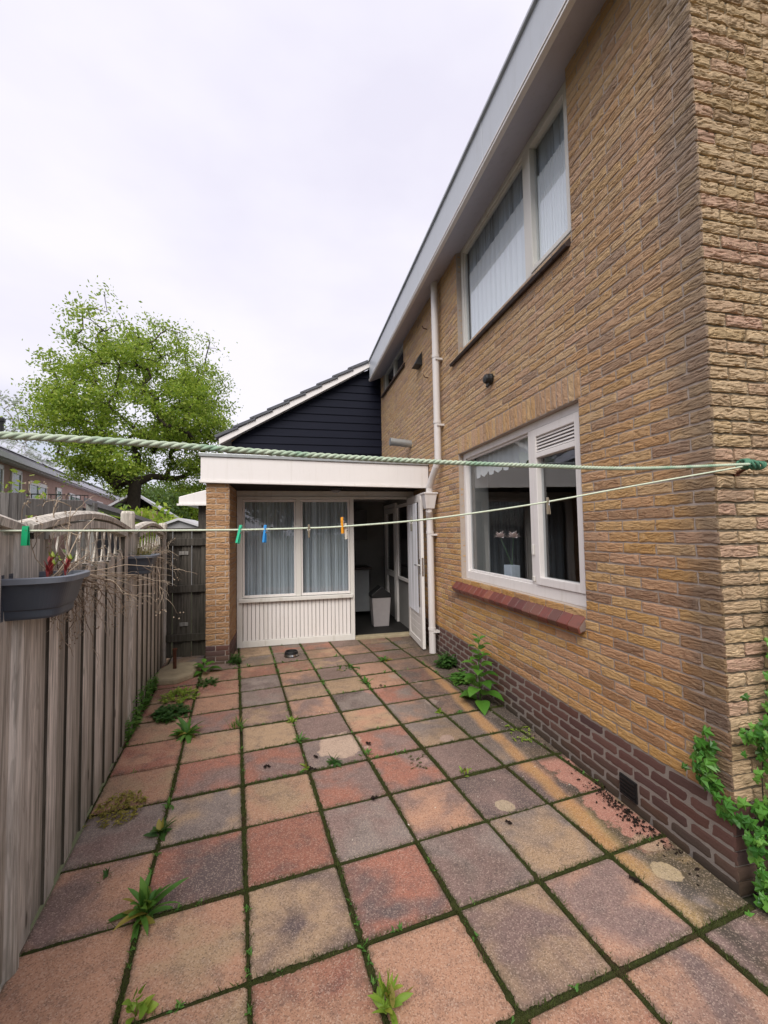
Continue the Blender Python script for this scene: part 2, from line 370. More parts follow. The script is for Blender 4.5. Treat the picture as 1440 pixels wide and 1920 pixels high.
    c = m.mix(m.math('MULTIPLY', m.step(spv, .30, .05), .42), c, (.055, .04, .036))
    m.color(c)
    h = m.math('ADD', m.math('MULTIPLY', m.noise(300, 3, .7), 1.), m.math('MULTIPLY', m.noise(40, 3), .6))
    m.bump(h, .55, .003); return m.m
M['paving'] = mk_paving()
M['kerb'] = simple('dark_kerb', (.085, .075, .065), .9, .2, .3, 12, bump=.5)
M['ground'] = simple('garden_soil_ground', (.07, .075, .045), .95, .1, .3, 2)

# ------------------------------------------------------------------ camera
cam_d = bpy.data.cameras.new('camera'); cam = bpy.data.objects.new('camera', cam_d); col.objects.link(cam); S.camera = cam
cam_d.sensor_fit = 'HORIZONTAL'; cam_d.sensor_width = 36; cam_d.lens = 36*787.28/1440; cam_d.clip_start = .02; cam_d.clip_end = 1500
rx = V(.97525, -.22045, -.01699); ry = V(.00586, -.05105, .99868); rz = V(-.22103, -.97406, -.04849)
cam.matrix_world = Matrix(((rx.x, ry.x, rz.x, 0), (rx.y, ry.y, rz.y, 0), (rx.z, ry.z, rz.z, 1.5395), (0, 0, 0, 1)))

# ------------------------------------------------------------------ sky and sun
SUN_EL, SUN_ROT = R(48), R(200)
t = W.node_tree; t.nodes.clear()
def wn(typ, ins=None, **kw):
    nd = t.nodes.new(typ)
    for k, v in kw.items(): setattr(nd, k, v)
    for k, v in (ins or {}).items():
        if isinstance(v, bpy.types.NodeSocket): t.links.new(v, nd.inputs[k])
        else: nd.inputs[k].default_value = v
    return nd
sky = wn('ShaderNodeTexSky', sky_type='NISHITA', sun_disc=False, sun_elevation=SUN_EL, sun_rotation=SUN_ROT)
bg1 = wn('ShaderNodeBackground', {'Color': sky.outputs[0], 'Strength': .055})
tc = wn('ShaderNodeTexCoord')
mp = wn('ShaderNodeMapping', {'Vector': tc.outputs['Generated'], 'Scale': (1, 1, 2.2)})
nz = wn('ShaderNodeTexNoise', {'Vector': mp.outputs[0], 'Scale': 1.7, 'Detail': 5., 'Roughness': .5})
cr = wn('ShaderNodeValToRGB', {'Fac': nz.outputs['Fac']})
cr.color_ramp.elements[0].position = .36; cr.color_ramp.elements[0].color = (.80, .775, .90, 1)
cr.color_ramp.elements[1].position = .64; cr.color_ramp.elements[1].color = (.93, .905, .99, 1)
sz = wn('ShaderNodeSeparateXYZ', {0: tc.outputs['Generated']})
bg2 = wn('ShaderNodeBackground', {'Color': cr.outputs[0], 'Strength': .56})
# the cloud sheet is thinner low in one patch of the north-west sky
nz2 = wn('ShaderNodeTexNoise', {'Vector': tc.outputs['Generated'], 'Scale': 3.1, 'Detail': 4.})
lo = wn('ShaderNodeMapRange', {0: sz.outputs[2], 1: .28, 2: .08, 3: 0., 4: 1.})
wx = wn('ShaderNodeMapRange', {0: sz.outputs[0], 1: -.2, 2: -.45, 3: 0., 4: 1.})
mm = wn('ShaderNodeMath', {0: lo.outputs[0], 1: wx.outputs[0]}, operation='MULTIPLY')
nn = wn('ShaderNodeMapRange', {0: nz2.outputs['Fac'], 1: .40, 2: .6, 3: .25, 4: 1.})
m3 = wn('ShaderNodeMath', {0: mm.outputs[0], 1: nn.outputs[0]}, operation='MULTIPLY')
m4 = wn('ShaderNodeMath', {0: m3.outputs[0], 1: -.75, 2: .95}, operation='MULTIPLY_ADD')
ms = wn('ShaderNodeMixShader', {0: m4.outputs[0]}); t.links.new(bg1.outputs[0], ms.inputs[1]); t.links.new(bg2.outputs[0], ms.inputs[2])
wo = wn('ShaderNodeOutputWorld'); t.links.new(ms.outputs[0], wo.inputs[0])
sd = bpy.data.lights.new('sun', 'SUN'); sd.energy = 2.0; sd.angle = R(44); sd.color = (1, .95, .88)
so = bpy.data.objects.new('sun', sd); col.objects.link(so)
sdir = V(math.sin(SUN_ROT)*math.cos(SUN_EL), math.cos(SUN_ROT)*math.cos(SUN_EL), math.sin(SUN_EL))
so.rotation_euler = sdir.to_track_quat('Z', 'Y').to_euler(); so.location = (-6, -6, 14)
S.view_settings.view_transform = 'Standard'; S.view_settings.look = 'None'; S.view_settings.exposure = 1.0; S.view_settings.gamma = 1
S.cycles.max_bounces = 8; S.cycles.transparent_max_bounces = 12; S.cycles.use_denoising = True
S.cycles.sample_clamp_indirect = 8

# ------------------------------------------------------------------ ground
mb = MB(); mb.face([(-400, -400, -.06), (400, -400, -.06), (400, 400, -.06), (-400, 400, -.06)])
tag(mb.build('ground', M['ground']), kind='structure')

# ------------------------------------------------------------------ fence frame: s along, o out of the fence into the yard
FD = V(-.1336, .9910, 0); FN = V(.9910, .1336, 0); F0 = V(-.99, 1.8, 0)
def F(s, o, z): p = F0+FD*s+FN*o; return V(p.x, p.y, z)

# ------------------------------------------------------------------ paving: single slabs with bevelled edges
T0 = V(-.286, 2.795, 0); ang = R(6.7514); E1 = V(math.cos(ang), math.sin(ang), 0); E2 = V(-math.sin(ang), math.cos(ang), 0); P = .405
def clip(poly, n, d):     # keep n.p <= d
    out = []
    for i in range(len(poly)):
        a, b = poly[i], poly[(i+1) % len(poly)]; da, db = n.dot(a)-d, n.dot(b)-d
        if da <= 0: out.append(a)
        if (da < 0) != (db < 0): out.append(a+(b-a)*(da/(da-db)))
    return out
RED, SAL, TAN, PUR, GRY, DRK, OCH = [tuple((.82*x+.18*m_)*1.02 for x, m_ in zip(c_, (.31, .21, .155))) for c_ in ((.33, .125, .085), (.45, .245, .155), (.40, .275, .165), (.20, .135, .125), (.215, .185, .17), (.095, .075, .08), (.33, .23, .10))]
PAL = [RED, SAL, TAN, PUR, GRY, DRK]
TC = {(-1, 1): (GRY, TAN), (-1, 2): (RED, DRK), (-1, 3): (SAL, TAN), (-1, 0): (RED, PUR), (-1, -1): (TAN, SAL), (-1, -2): (RED, PUR), (-1, -3): (SAL, SAL), (-1, -4): (SAL, RED), (-1, 4): (TAN, SAL),
      (0, 4): (SAL, RED), (0, 3): (TAN, DRK), (0, 2): (RED, RED), (0, 1): (SAL, TAN), (0, 0): (RED, PUR), (0, -1): (TAN, TAN), (0, -2): (PUR, TAN), (0, -3): (PUR, GRY), (0, -4): (GRY, DRK), (0, -5): (RED, SAL),
      (1, 4): (SAL, SAL), (1, 3): (RED, DRK), (1, 2): (GRY, PUR), (1, 1): (RED, PUR), (1, 0): (PUR, GRY), (1, -1): (PUR, PUR), (1, -2): (PUR, SAL), (1, 5): (SAL, RED),
      (2, 5): (SAL, RED), (2, 4): (TAN, PUR), (2, 3): (PUR, GRY), (2, 2): (SAL, PUR), (2, 1): (RED, PUR), (2, 0): (RED, PUR), (3, 5): (SAL, PUR), (3, 4): (PUR, SAL), (3, 3): (TAN, GRY), (3, 2): (PUR, DRK), (3, 1): (PUR, PUR),
      (4, 5): (PUR, SAL), (4, 4): (OCH, GRY), (4, 3): (OCH, SAL), (4, 2): (SAL, DRK), (-2, 4): (SAL, TAN), (-2, 3): (SAL, SAL), (-2, 2): (SAL, PUR), (-2, 1): (GRY, PUR), (-2, 0): (SAL, TAN), (-2, -1): (SAL, RED), (-2, -2): (SAL, TAN)}
wall_x = 1.84
def clip_all(poly, pad=0.):
    poly = clip(poly, V(1, 0, 0), wall_x-.012-pad) if all(p.y > 1.2 for p in poly) else poly
    poly = clip(poly, -FN, -(FN.dot(F0))-.015-pad)
    return clip(poly, V(0, 1, 0), 6.10-pad)
tm = MB(); tint = []; patch = []; edge = []
prg = random.Random(3)
def inset(poly, d):
    n = len(poly); out = []
    for i in range(n):
        a, b, c = poly[i-1], poly[i], poly[(i+1) % n]; e1 = (b-a).normalized(); e2 = (c-b).normalized()
        n1 = V(-e1.y, e1.x, 0); n2 = V(-e2.y, e2.x, 0); k = 1+n1.dot(n2)
        out.append(b+(n1+n2)*(d/max(k, .3)))
    return out
for c in range(-4, 9):
    for r in range(-9, 9):
        g = .0070 if c >= -1 else .0045
        jx, jy = prg.uniform(-.004, .004), prg.uniform(-.004, .004); rot = prg.uniform(-.006, .006)
        cen = T0+E1*(P*(c+.5))-E2*(P*(r-.5))
        hw = P/2-g+prg.uniform(-.002, .001)
        a1 = E1*math.cos(rot)+E2*math.sin(rot); a2 = E2*math.cos(rot)-E1*math.sin(rot)
        q = []
        for sx, sy in ((-1, -1), (1, -1), (1, 1), (-1, 1)):
            k = cen+V(jx, jy, 0)
            # slightly worn corners
            q += [k+a1*(sx*(hw-.012 if (sx*sy > 0) else hw))+a2*(sy*(hw if (sx*sy > 0) else hw-.012)), k+a1*(sx*(hw if (sx*sy > 0) else hw-.012))+a2*(sy*(hw-.012 if (sx*sy > 0) else hw))]
        pol = []
        for i, (sx, sy) in enumerate(((-1, -1), (1, -1), (1, 1), (-1, 1))):
            A = cen+V(jx, jy, 0)+a1*(sx*hw)+a2*(sy*hw)
            pr_ = (-a1*sx, -a2*sy); w_ = prg.uniform(.004, .016)
            first, second = (pr_[1], pr_[0]) if i % 2 == 0 else (pr_[0], pr_[1])
            pol += [A+first*w_, A+second*w_]
        pol = clip_all(pol)
        if len(pol) < 3: continue
        area = sum(pol[i].x*pol[(i+1) % len(pol)].y-pol[(i+1) % len(pol)].x*pol[i].y for i in range(len(pol)))/2
        if area < .002: continue
        dz = prg.uniform(-.0035, .0035); tx, ty = prg.uniform(-.009, .009), prg.uniform(-.009, .009)
        if c < -1 and r > 3: pass
        inn = inset(pol, .006); n = len(pol); ctr = sum(pol, V(0, 0, 0))/n; in2 = [ctr+(p-ctr)*.76 for p in inn]
        zz = lambda p, b: dz+tx*(p-cen).x+ty*(p-cen).y+b
        vs = [V(p.x, p.y, zz(p, 0)) for p in inn]+[V(p.x, p.y, zz(p, -.005)) for p in pol]+[V(p.x, p.y, -.05) for p in pol]+[V(p.x, p.y, zz(p, 0)) for p in in2]
        tm.mesh(vs, [tuple(3*n+i for i in range(n))]+[(3*n+i, i, (i+1) % n, 3*n+(i+1) % n) for i in range(n)]+[(n+i, n+(i+1) % n, (i+1) % n, i) for i in range(n)]+[(2*n+i, 2*n+(i+1) % n, n+(i+1) % n, n+i) for i in range(n)])
        k = TC.get((c, r)) or (prg.choice(PAL[:5]), prg.choice(PAL))
        v_ = prg.uniform(.88, 1.1)
        tint += [(*[x*v_ for x in k[0]], 1)]*(4*n); patch += [(*[x*v_ for x in k[1]], 1)]*(4*n); edge += [(1, 1, 1, 1)]*(3*n)+[(0, 0, 0, 1)]*n
tm.attr = {'tint': (tint, 'POINT'), 'patch': (patch, 'POINT'), 'edge': (edge, 'POINT')}
tag(tm.build('paving', M['paving']), kind='structure')

# moss mounds in the joints, and the short blades on them
mm_ = MB(); bl = MB(); jr = np.random.default_rng(5)
def okp(p): return p.x < wall_x-.02 and FN.dot(p-F0) > .02 and p.y < 6.08 and p.y > .9
for axis in (0, 1):
    for k in range(-6, 10):
        for m_ in range(-10, 10):
            if axis == 0: a = T0+E1*(P*k)-E2*(P*m_); d = E2; nrm = E1
            else: a = T0+E1*(P*m_)-E2*(P*k); d = E1; nrm = E2
            if not (okp(a) or okp(a+d*P)): continue
            n = 66
            tt = np.arange(n+1)/n*P
            px = a.x+d.x*tt; py = a.y+d.y*tt
            thin = ((axis == 0 and k < -1) or (axis == 1 and m_ < -1))
            if axis == 1 and m_ == -2 and k in (-2, 4, 0): thin = False
            cov = vnoise(px*2.3+7*axis, py*2.3, 3); fine = vnoise(px*38, py*38, 9); fin2 = vnoise(px*38+50, py*38, 4)
            base = (.0060+.0072*cov) if not thin else .0032+.003*cov
            f3 = vnoise(px*110, py*110, 21)-.5; f4 = vnoise(px*110+9, py*110, 22)-.5; base = base*np.clip(.45+cov*1.3, .5, 1.25); wl = base*(.35+1.15*fine+.6*f3); wr = base*(.35+1.15*fin2+.6*f4)
            top = (-.004+.009*cov*(.5+fine))-(.004 if thin else 0)
            vs = []
            for i in range(n+1):
                p = V(px[i], py[i], 0)
                for o_, z_ in ((-wl[i], -.014), (-wl[i]*.72, top[i]*.75), (0, top[i]+.0015*fin2[i]), (wr[i]*.72, top[i]*.75), (wr[i], -.014)):
                    q = p+nrm*o_; vs.append((q.x, q.y, z_))
            fs = [(i*5+j, i*5+j+1, i*5+j+6, i*5+j+5) for i in range(n) for j in range(4) if okp(V(px[i], py[i], 0))]
            mm_.mesh(vs, fs)
            near = 1 if a.y < 3.2 else .5
            for i in range(int((260 if not thin else 26)*near)):
                u = jr.random()*P; p = a+d*u
                if not okp(p): continue
                cv = float(vnoise(np.array([p.x*2.3+7*axis]), np.array([p.y*2.3]), 3)[0])
                if jr.random() > cv*1.5: continue
                p = p+nrm*float(jr.normal()*.0075); h = .007+.019*jr.random()*cv+(.012*jr.random() if jr.random() < .06 else 0); w = .0016+.0012*jr.random(); th = jr.random()*6.28
                e = V(math.cos(th), math.sin(th), 0); l = V(jr.normal()*.5, jr.normal()*.5, 1)*h; z = V(0, 0, -.002)
                bl.face([p+z-e*w, p+z+e*w, p+z+l])
tag(mm_.build('joint_moss', M['moss'], smooth=True), 'dark green moss filling the joints between the paving slabs', 'moss', kind='stuff')
tag(bl.build('joint_grass', M['mossblade']), 'fine short grass growing along the mossy paving joints', 'grass', kind='stuff')

sdl = MB(); jq = random.Random(77)
for i in range(520):
    k, m_ = jq.randrange(-1, 6), jq.randrange(-8, 5); u = jq.random()
    p = T0+E1*(P*k)-E2*(P*(m_-u)) if jq.random() < .65 else T0+E1*(P*(k-u))-E2*(P*m_)
    if not okp(p) or p.x < -1.0: continue
    if float(vnoise(np.array([p.x*1.6]), np.array([p.y*1.6]), 17)[0]) < .45: continue
    h = jq.uniform(.008, .030)*(1.3 if p.y > 3.6 else .8)
    for q in range(jq.randrange(3, 8)):
        th = jq.random()*6.28; el = jq.uniform(.1, 1.3); sdl.leaf(p+V(jq.gauss(0, .006), jq.gauss(0, .006), .002), (math.cos(th)*math.cos(el), math.sin(th)*math.cos(el), math.sin(el)), (0, 0, 1), h*jq.uniform(.7, 1.3), h*jq.uniform(.25, .5), .5, 3, jq.choice(['lance', 'ovate', 'blade']))
tag(sdl.build('joint_seedlings', M['weed']), 'tiny green seedlings sprouting along the paving joints', 'seedlings', kind='stuff')

# ------------------------------------------------------------------ bricks
def bricks(mb, O, U, N, u0, u1, z0, z1, holes=(), L=.22, Hc=.0625, g=.010, phase=0, out=.010, grid=lambda u, z: (6, 3), rough=.0035, seed=1, first=None):
    O, U, N = Vector(O), Vector(U), Vector(N); Z = V(0, 0, 1)
    nz = int(math.ceil((z1-z0)/Hc-1e-6)); bi = 0
    flip = U.cross(Z).dot(N) < 0
    for i in range(nz):
        za = z0+i*Hc; zb = min(za+Hc, z1)
        cuts = [(u0, u1)]
        for (ha, hb, hc, hd) in holes:
            if zb > hc+.012 and za < hd-.012:
                nc = []
                for a, b in cuts:
                    if hb <= a or ha >= b: nc.append((a, b)); continue
                    if ha > a: nc.append((a, ha))
                    if hb < b: nc.append((hb, b))
                cuts = nc
        off = ((i+phase) % 2)*L/2
        for a, b in cuts:
            k0 = int(math.floor((a-off)/L))
            k = k0
            while True:
                ua = off+k*L; ub = ua+L
                k += 1
                if ua >= b: break
                A, B = max(ua, a), min(ub, b)
                if B-A < .035: continue
                A2, B2, za2, zb2 = A+(g/2 if A > u0+1e-6 else 0), B-g/2, za+g/2, zb-g/2
                if zb2-za2 < .015: continue
                nx, nzg = grid((A+B)/2, (za+zb)/2); bi += 1
                uu = np.linspace(A2, B2, nx+1); zz = np.linspace(za2, zb2, nzg+1)
                UU, ZZ = np.meshgrid(uu, zz)
                sd = seed*1000+bi
                if rough:
                    wx = vnoise(UU*24, ZZ*30, sd)*.02
                    nn = vnoise(UU*15+sd*.37, (ZZ+wx)*125+sd*.11, seed)
                    n2 = vnoise(UU*42+sd*.7, (ZZ+wx)*150, seed+5)
                    rid = np.clip(1-np.abs(nn-.5)*6.5, 0, 1)
                    D = out+rough*((n2-.5)*1.2+(nn-.5)*1.0-rid*1.7)
                else: D = np.full_like(UU, out)+(vnoise(UU*40, ZZ*40, sd)-.5)*.0012
                eu = np.minimum(UU-A2, B2-UU); ez = np.minimum(ZZ-za2, zb2-ZZ); ed = np.minimum(eu, ez)
                D = D-np.where(ed < .004, .0028 if rough else .0018, 0)
                dU = np.where(eu < 1e-6, (vnoise(ZZ*60+sd, UU*3, 7)-.5)*.006, 0); dZ = np.where(ez < 1e-6, (vnoise(UU*45+sd, ZZ*3, 8)-.5)*(.0065 if rough else .003), 0)
                UU = UU+dU; ZZ = ZZ+dZ
                vs = []
                PX = O.x+U.x*UU+N.x*D; PY = O.y+U.y*UU+N.y*D; PZ = O.z+ZZ
                vs = list(zip(PX.ravel(), PY.ravel(), PZ.ravel()))
                w = nx+1; fs = []
                for y in range(nzg):
                    for x in range(nx):
                        q = (y*w+x, y*w+x+1, (y+1)*w+x+1, (y+1)*w+x); fs.append(q[::-1] if flip else q)
                per = [x for x in range(nx)]+[y*w+nx for y in range(nzg)]+[nzg*w+x for x in range(nx, 0, -1)]+[y*w for y in range(nzg, 0, -1)]
                nb = len(vs)
                for id_ in per:
                    uu_, zz_ = UU.flat[id_], ZZ.flat[id_]
                    p = O+U*float(uu_)+N*(-.003); vs.append((p.x, p.y, O.z+float(zz_)))
                kk = len(per)
                for j in range(kk):
                    q = (per[(j+1) % kk], per[j], nb+j, nb+(j+1) % kk); fs.append(q[::-1] if flip else q)
                mb.mesh(vs, fs)
def sheet(mb, O, U, N, u0, u1, z0, z1, holes=(), flip=False):
    """flat wall sheet with rectangular openings"""
    O, U = Vector(O), Vector(U)
    us = sorted({u0, u1, *[h[0] for h in holes], *[h[1] for h in holes]}); zs = sorted({z0, z1, *[h[2] for h in holes], *[h[3] for h in holes]})
    for i in range(len(us)-1):
        for j in range(len(zs)-1):
            uc, zc = (us[i]+us[i+1])/2, (zs[j]+zs[j+1])/2
            if us[i] < u0 or us[i+1] > u1 or zs[j] < z0 or zs[j+1] > z1: continue
            if any(h[0] < uc < h[1] and h[2] < zc < h[3] for h in holes): continue
            p = [O+U*u+V(0, 0, z) for u, z in ((us[i], zs[j]), (us[i+1], zs[j]), (us[i+1], zs[j+1]), (us[i], zs[j+1]))]
            mb.face(p[::-1] if flip else p)

# ------------------------------------------------------------------ the brick house
XW = 1.86        # mortar plane of the long wall; brick faces stand 10 mm proud
CY = 1.50        # mortar plane of the gable wall
LW = (2.37, 4.37, 1.02, 2.3975)     # lower window opening: y0, y1, z0, z1
UW = (2.37, 4.30, 3.53, 4.72)
SW = (6.55, 8.05, 4.33, 4.72)
WALL_T = 4.74
house = thing('brick_house', (XW, CY, 0), 'two storey buff brick house with white framed windows and grey eaves', 'house')
holes = [(a-CY+.01, b-CY+.01, c, d) for a, b, c, d in (LW, UW, SW)]
hol_sold = [(LW[0]-CY+.01-.03, LW[1]-CY+.01+.03, LW[3], LW[3]+.1875)]
wb = MB()
def grid_long(u, z):
    y = CY+u
    if y < 2.6: return (22, 13)
    if y < 4.4 and z < 3.4: return (14, 9)
    return (8, 6)
PZ = .335
bricks(wb, (XW, CY-.010, 0), (0, 1, 0), (-1, 0, 0), 0, 6.8, PZ, WALL_T, holes+hol_sold, grid=grid_long, seed=1, g=.0105, out=.0065, rough=.0019)
# soldier course over the lower window
def soldier(mb, O, U, N, u0, u1, z0, z1, seed):
    n = round((u1-u0)/.0635); w = (u1-u0)/n; O, U, N = Vector(O), Vector(U), Vector(N)
    for i in range(n):
        a, b = u0+i*w+.005, u0+(i+1)*w-.005
        uu = np.linspace(a, b, 5); zz = np.linspace(z0+.005, z1-.005, 13); UU, ZZ = np.meshgrid(uu, zz)
        nn = vnoise(UU*95+i*3.1, ZZ*20, seed); D = .0065+.0035*((nn-.5)-np.clip(1-np.abs(nn-.5)*6.5, 0, 1)*1.3)
        ed = np.minimum(np.minimum(UU-a, b-UU), np.minimum(ZZ-z0-.005, z1-.005-ZZ)); D = D-np.where(ed < .004, .003, 0)
        vs = [(O+U*float(u)+N*float(d)+V(0, 0, float(z))) for u, z, d in zip(UU.ravel(), ZZ.ravel(), D.ravel())]
        fs = [(y*5+x, y*5+x+1, (y+1)*5+x+1, (y+1)*5+x) for y in range(12) for x in range(4)]
        per = list(range(4))+[y*5+4 for y in range(12)]+[60+x for x in range(4, 0, -1)]+[y*5 for y in range(12, 0, -1)]; nb = len(vs)
        for k in per: vs.append(O+U*float(UU.flat[k])-N*.003+V(0, 0, float(ZZ.flat[k])))
        fs += [(per[(j+1) % len(per)], per[j], nb+j, nb+(j+1) % len(per)) for j in range(len(per))]
        mb.mesh(vs, fs)
soldier(wb, (XW, 0, 0), (0, 1, 0), (-1, 0, 0), LW[0]-.03, LW[1]+.03, LW[3], LW[3]+.1875, 3)
# reveals at the far jambs and heads
for (a, b, c, d) in (LW, UW):
    bricks(wb, (XW+.001, b+.004, 0), (1, 0, 0), (0, -1, 0), 0, .075, c+.02, d, L=.5, out=.004, grid=lambda u, z: (3, 3), rough=.002, seed=4)
# gable wall
wb.mi = 1
def grid_gab(u, z): return (22, 13) if u < .55 else ((6, 3) if u < 1.4 else (3, 2))
bricks(wb, (XW, CY, 0), (1, 0, 0), (0, -1, 0), 0, 4.2, PZ, 5.6, phase=1, grid=grid_gab, seed=2, g=.0125, out=.012, rough=.0036)
wb.mi = 2
sheet(wb, (XW, CY, 0), (0, 1, 0), None, 0, 6.8, 0, WALL_T, [(h[0]-.01, h[1]-.01, h[2], h[3]) for h in holes], flip=True)
for (a, b, c, d) in (LW, UW, SW):
    X1 = XW+.11
    wb.face([(XW, b, c), (X1, b, c), (X1, b, d), (XW, b, d)]); wb.face([(XW, a, c), (XW, a, d), (X1, a, d), (X1, a, c)])
    wb.face([(XW, a, d), (XW, b, d), (X1, b, d), (X1, a, d)]); wb.face([(XW, a, c), (X1, a, c), (X1, b, c), (XW, b, c)])
wb.mi = 3
sheet(wb, (XW, CY, 0), (1, 0, 0), None, 0, 7, 0, 5.0); wb.face([(XW, CY, 5.0), (8.86, CY, 5.0), (5.8, CY, 7.2)])
wb.build('wall', [M['brick'], M['brick_gable'], M['mortar'], M['mortar_dark']], house)
# plinth: smooth purple brown bricks, 3 mm proud
pb = MB()
bricks(pb, (XW, CY-.011, 0), (0, 1, 0), (-1, 0, 0), 0, 4.75, -.04, PZ, Hc=.0625, out=.004, g=.0095, rough=0, grid=lambda u, z: (10, 4) if u < 1.6 else (6, 3), seed=6, holes=[(.52, .655, .02, .145)])
bricks(pb, (XW, CY, 0), (1, 0, 0), (0, -1, 0), 0, 4.2, -.04, PZ, phase=1, out=.012, rough=0, grid=lambda u, z: (8, 4) if u < .6 else (3, 2), seed=7)
pb.mi = 1
pb.face([(XW-.0025, CY, -.05), (XW-.0025, CY, PZ), (XW-.0025, CY+6.8, PZ), (XW-.0025, CY+6.8, -.05)][::-1]); pb.face([(XW, CY-.0025, -.05), (6, CY-.0025, -.05), (6, CY-.0025, PZ), (XW, CY-.0025, PZ)])
pb.build('plinth', [M['plinth'], M['mortar_pale']], house)
ag = MB(); ay = CY-.013+.52
ag.box(XW-.014, XW-.004, ay+.008, ay+.127, .028, .137)
for i in range(5): ag.box(XW-.020, XW-.013, ay+.014, ay+.121, .034+i*.021, .044+i*.021)
ag.build('air_grate', M['black'], house)

# --- windows
def frame(mb, x0, x1, a, b, c, d, w, bot=None, top=None):
    bot = bot or w; top = top or w
    mb.box(x0, x1, a, a+w, c, d); mb.box(x0, x1, b-w, b, c, d); mb.box(x0, x1, a+w, b-w, c, c+bot); mb.box(x0, x1, a+w, b-w, d-top, d)
def pane(name, x, a, b, c, d, parent, m='glass'):
    g = MB(); g.face([(x, a, c), (x, a, d), (x, b, d), (x, b, c)]); return g.build(name, M[m], parent)
def win_lower():
    x0 = XW+.055; x1 = XW+.12; a, b, c, d = LW; mid = 3.03
    f = MB(); frame(f, x0, x1, a, b, c, d, .055, bot=.085, top=.06); f.box(x0, x1, mid-.035, mid+.035, c+.085, d-.06)
    win = f.build('window', M['white'], house, bevel=.004)
    win['label'] = 'large lower window with white frame and louvre vent'
    g = MB(); frame(g, x0+.022, x1-.01, mid+.037, b-.057, c+.087, d-.062, .016); g.build('glazing_bead', M['white'], win, bevel=.002)
    pane('pane', x0+.04, mid+.04, b-.06, c+.09, d-.065, win)
    s = MB(); sa, sb, sc, sd = a+.059, mid-.039, c+.089, d-.064
    frame(s, x0-.012, x1-.012, sa, sb, sc, sd, .052, bot=.06, top=.06)
    s.box(x0-.012, x1-.012, sa+.052, sb-.052, 2.105, 2.145)
    s.build('sash', M['white'], win, bevel=.004)
    pane('pane', x0+.03, sa+.05, sb-.05, sc+.055, 2.107, win)
    lv = MB(); lz0, lz1 = 2.147, sd-.06
    for i in range(5):
        z = lz0+.006+(lz1-lz0-.012)*i/4.6
        lv.mesh([(x0-.006, sa+.053, z), (x0-.006, sb-.053, z), (x0+.012, sb-.053, z+.020), (x0+.012, sa+.053, z+.020), (x0-.002, sa+.053, z-.004), (x0-.002, sb-.053, z-.004), (x0+.016, sb-.053, z+.016), (x0+.016, sa+.053, z+.016)],
                [(0, 1, 2, 3), (7, 6, 5, 4), (0, 4, 5, 1), (2, 6, 7, 3), (1, 5, 6, 2), (0, 3, 7, 4)])
    lv.build('louvre_vent', M['white'], win)
    bk = MB(); bk.box(x0+.024, x0+.028, sa+.05, sb-.05, lz0, lz1); bk.build('vent_backing', M['black'], win)
    for z0_, z1_ in ((1.34, 1.42), (1.13, 1.17)): h = MB(); h.box(x0-.016, x0, mid-.012, mid+.012, z0_, z1_); h.build('hinge', M['cream'], win, bevel=.003)
    return win
win_lower()
def win_upper():
    x0 = XW+.055; x1 = XW+.12; a, b, c, d = UW; mid = 2.97
    f = MB(); frame(f, x0, x1, a, b, c, d, .055, bot=.06, top=.07); f.box(x0, x1, mid-.045, mid+.045, c+.06, d-.07)
    win = f.build('window', M['cream'], house, bevel=.004); win['label'] = 'upstairs window with a white film over its lower part'
    g = MB(); frame(g, x0-.012, x1-.012, a+.058, mid-.047, c+.062, d-.072, .035); g.build('sash', M['cream'], win, bevel=.003)
    g = MB(); frame(g, x0+.014, x1-.014, mid+.047, b-.058, c+.062, d-.072, .018); g.build('glazing_bead', M['cream'], win, bevel=.003)
    pane('pane', x0+.03, mid+.05, b-.06, c+.065, d-.075, win); pane('pane', x0+.03, a+.09, mid-.08, c+.09, d-.10, win)
    for (ya, yb) in ((mid+.06, b-.11), (a+.10, mid-.085)):
        s = MB(); n = 40
        vs = []; 
        for i in range(n+1):
            y = ya+(yb-ya)*i/n
            for z in (c+.066, 4.37): vs.append((x0+.05+.004*math.sin(i*1.9), y, z))
        s.mesh(vs, [(2*i, 2*i+1, 2*i+3, 2*i+2) for i in range(n)]); s.build('window_film', M['screen'], win)
    return win
win_upper()
def win_small():
    x0 = XW+.03; a, b, c, d = SW
    f = MB(); frame(f, x0, x0+.06, a, b, c, d, .05); f.box(x0, x0+.06, (a+b)/2-.04, (a+b)/2+.04, c+.05, d-.05)
    win = f.build('window', M['cream'], house, bevel=.003); win['label'] = 'small far window under the eaves'
    pane('pane', x0+.03, a+.05, (a+b)/2-.04, c+.05, d-.05, win); pane('pane', x0+.03, (a+b)/2+.04, b-.05, c+.05, d-.05, win)
win_small()
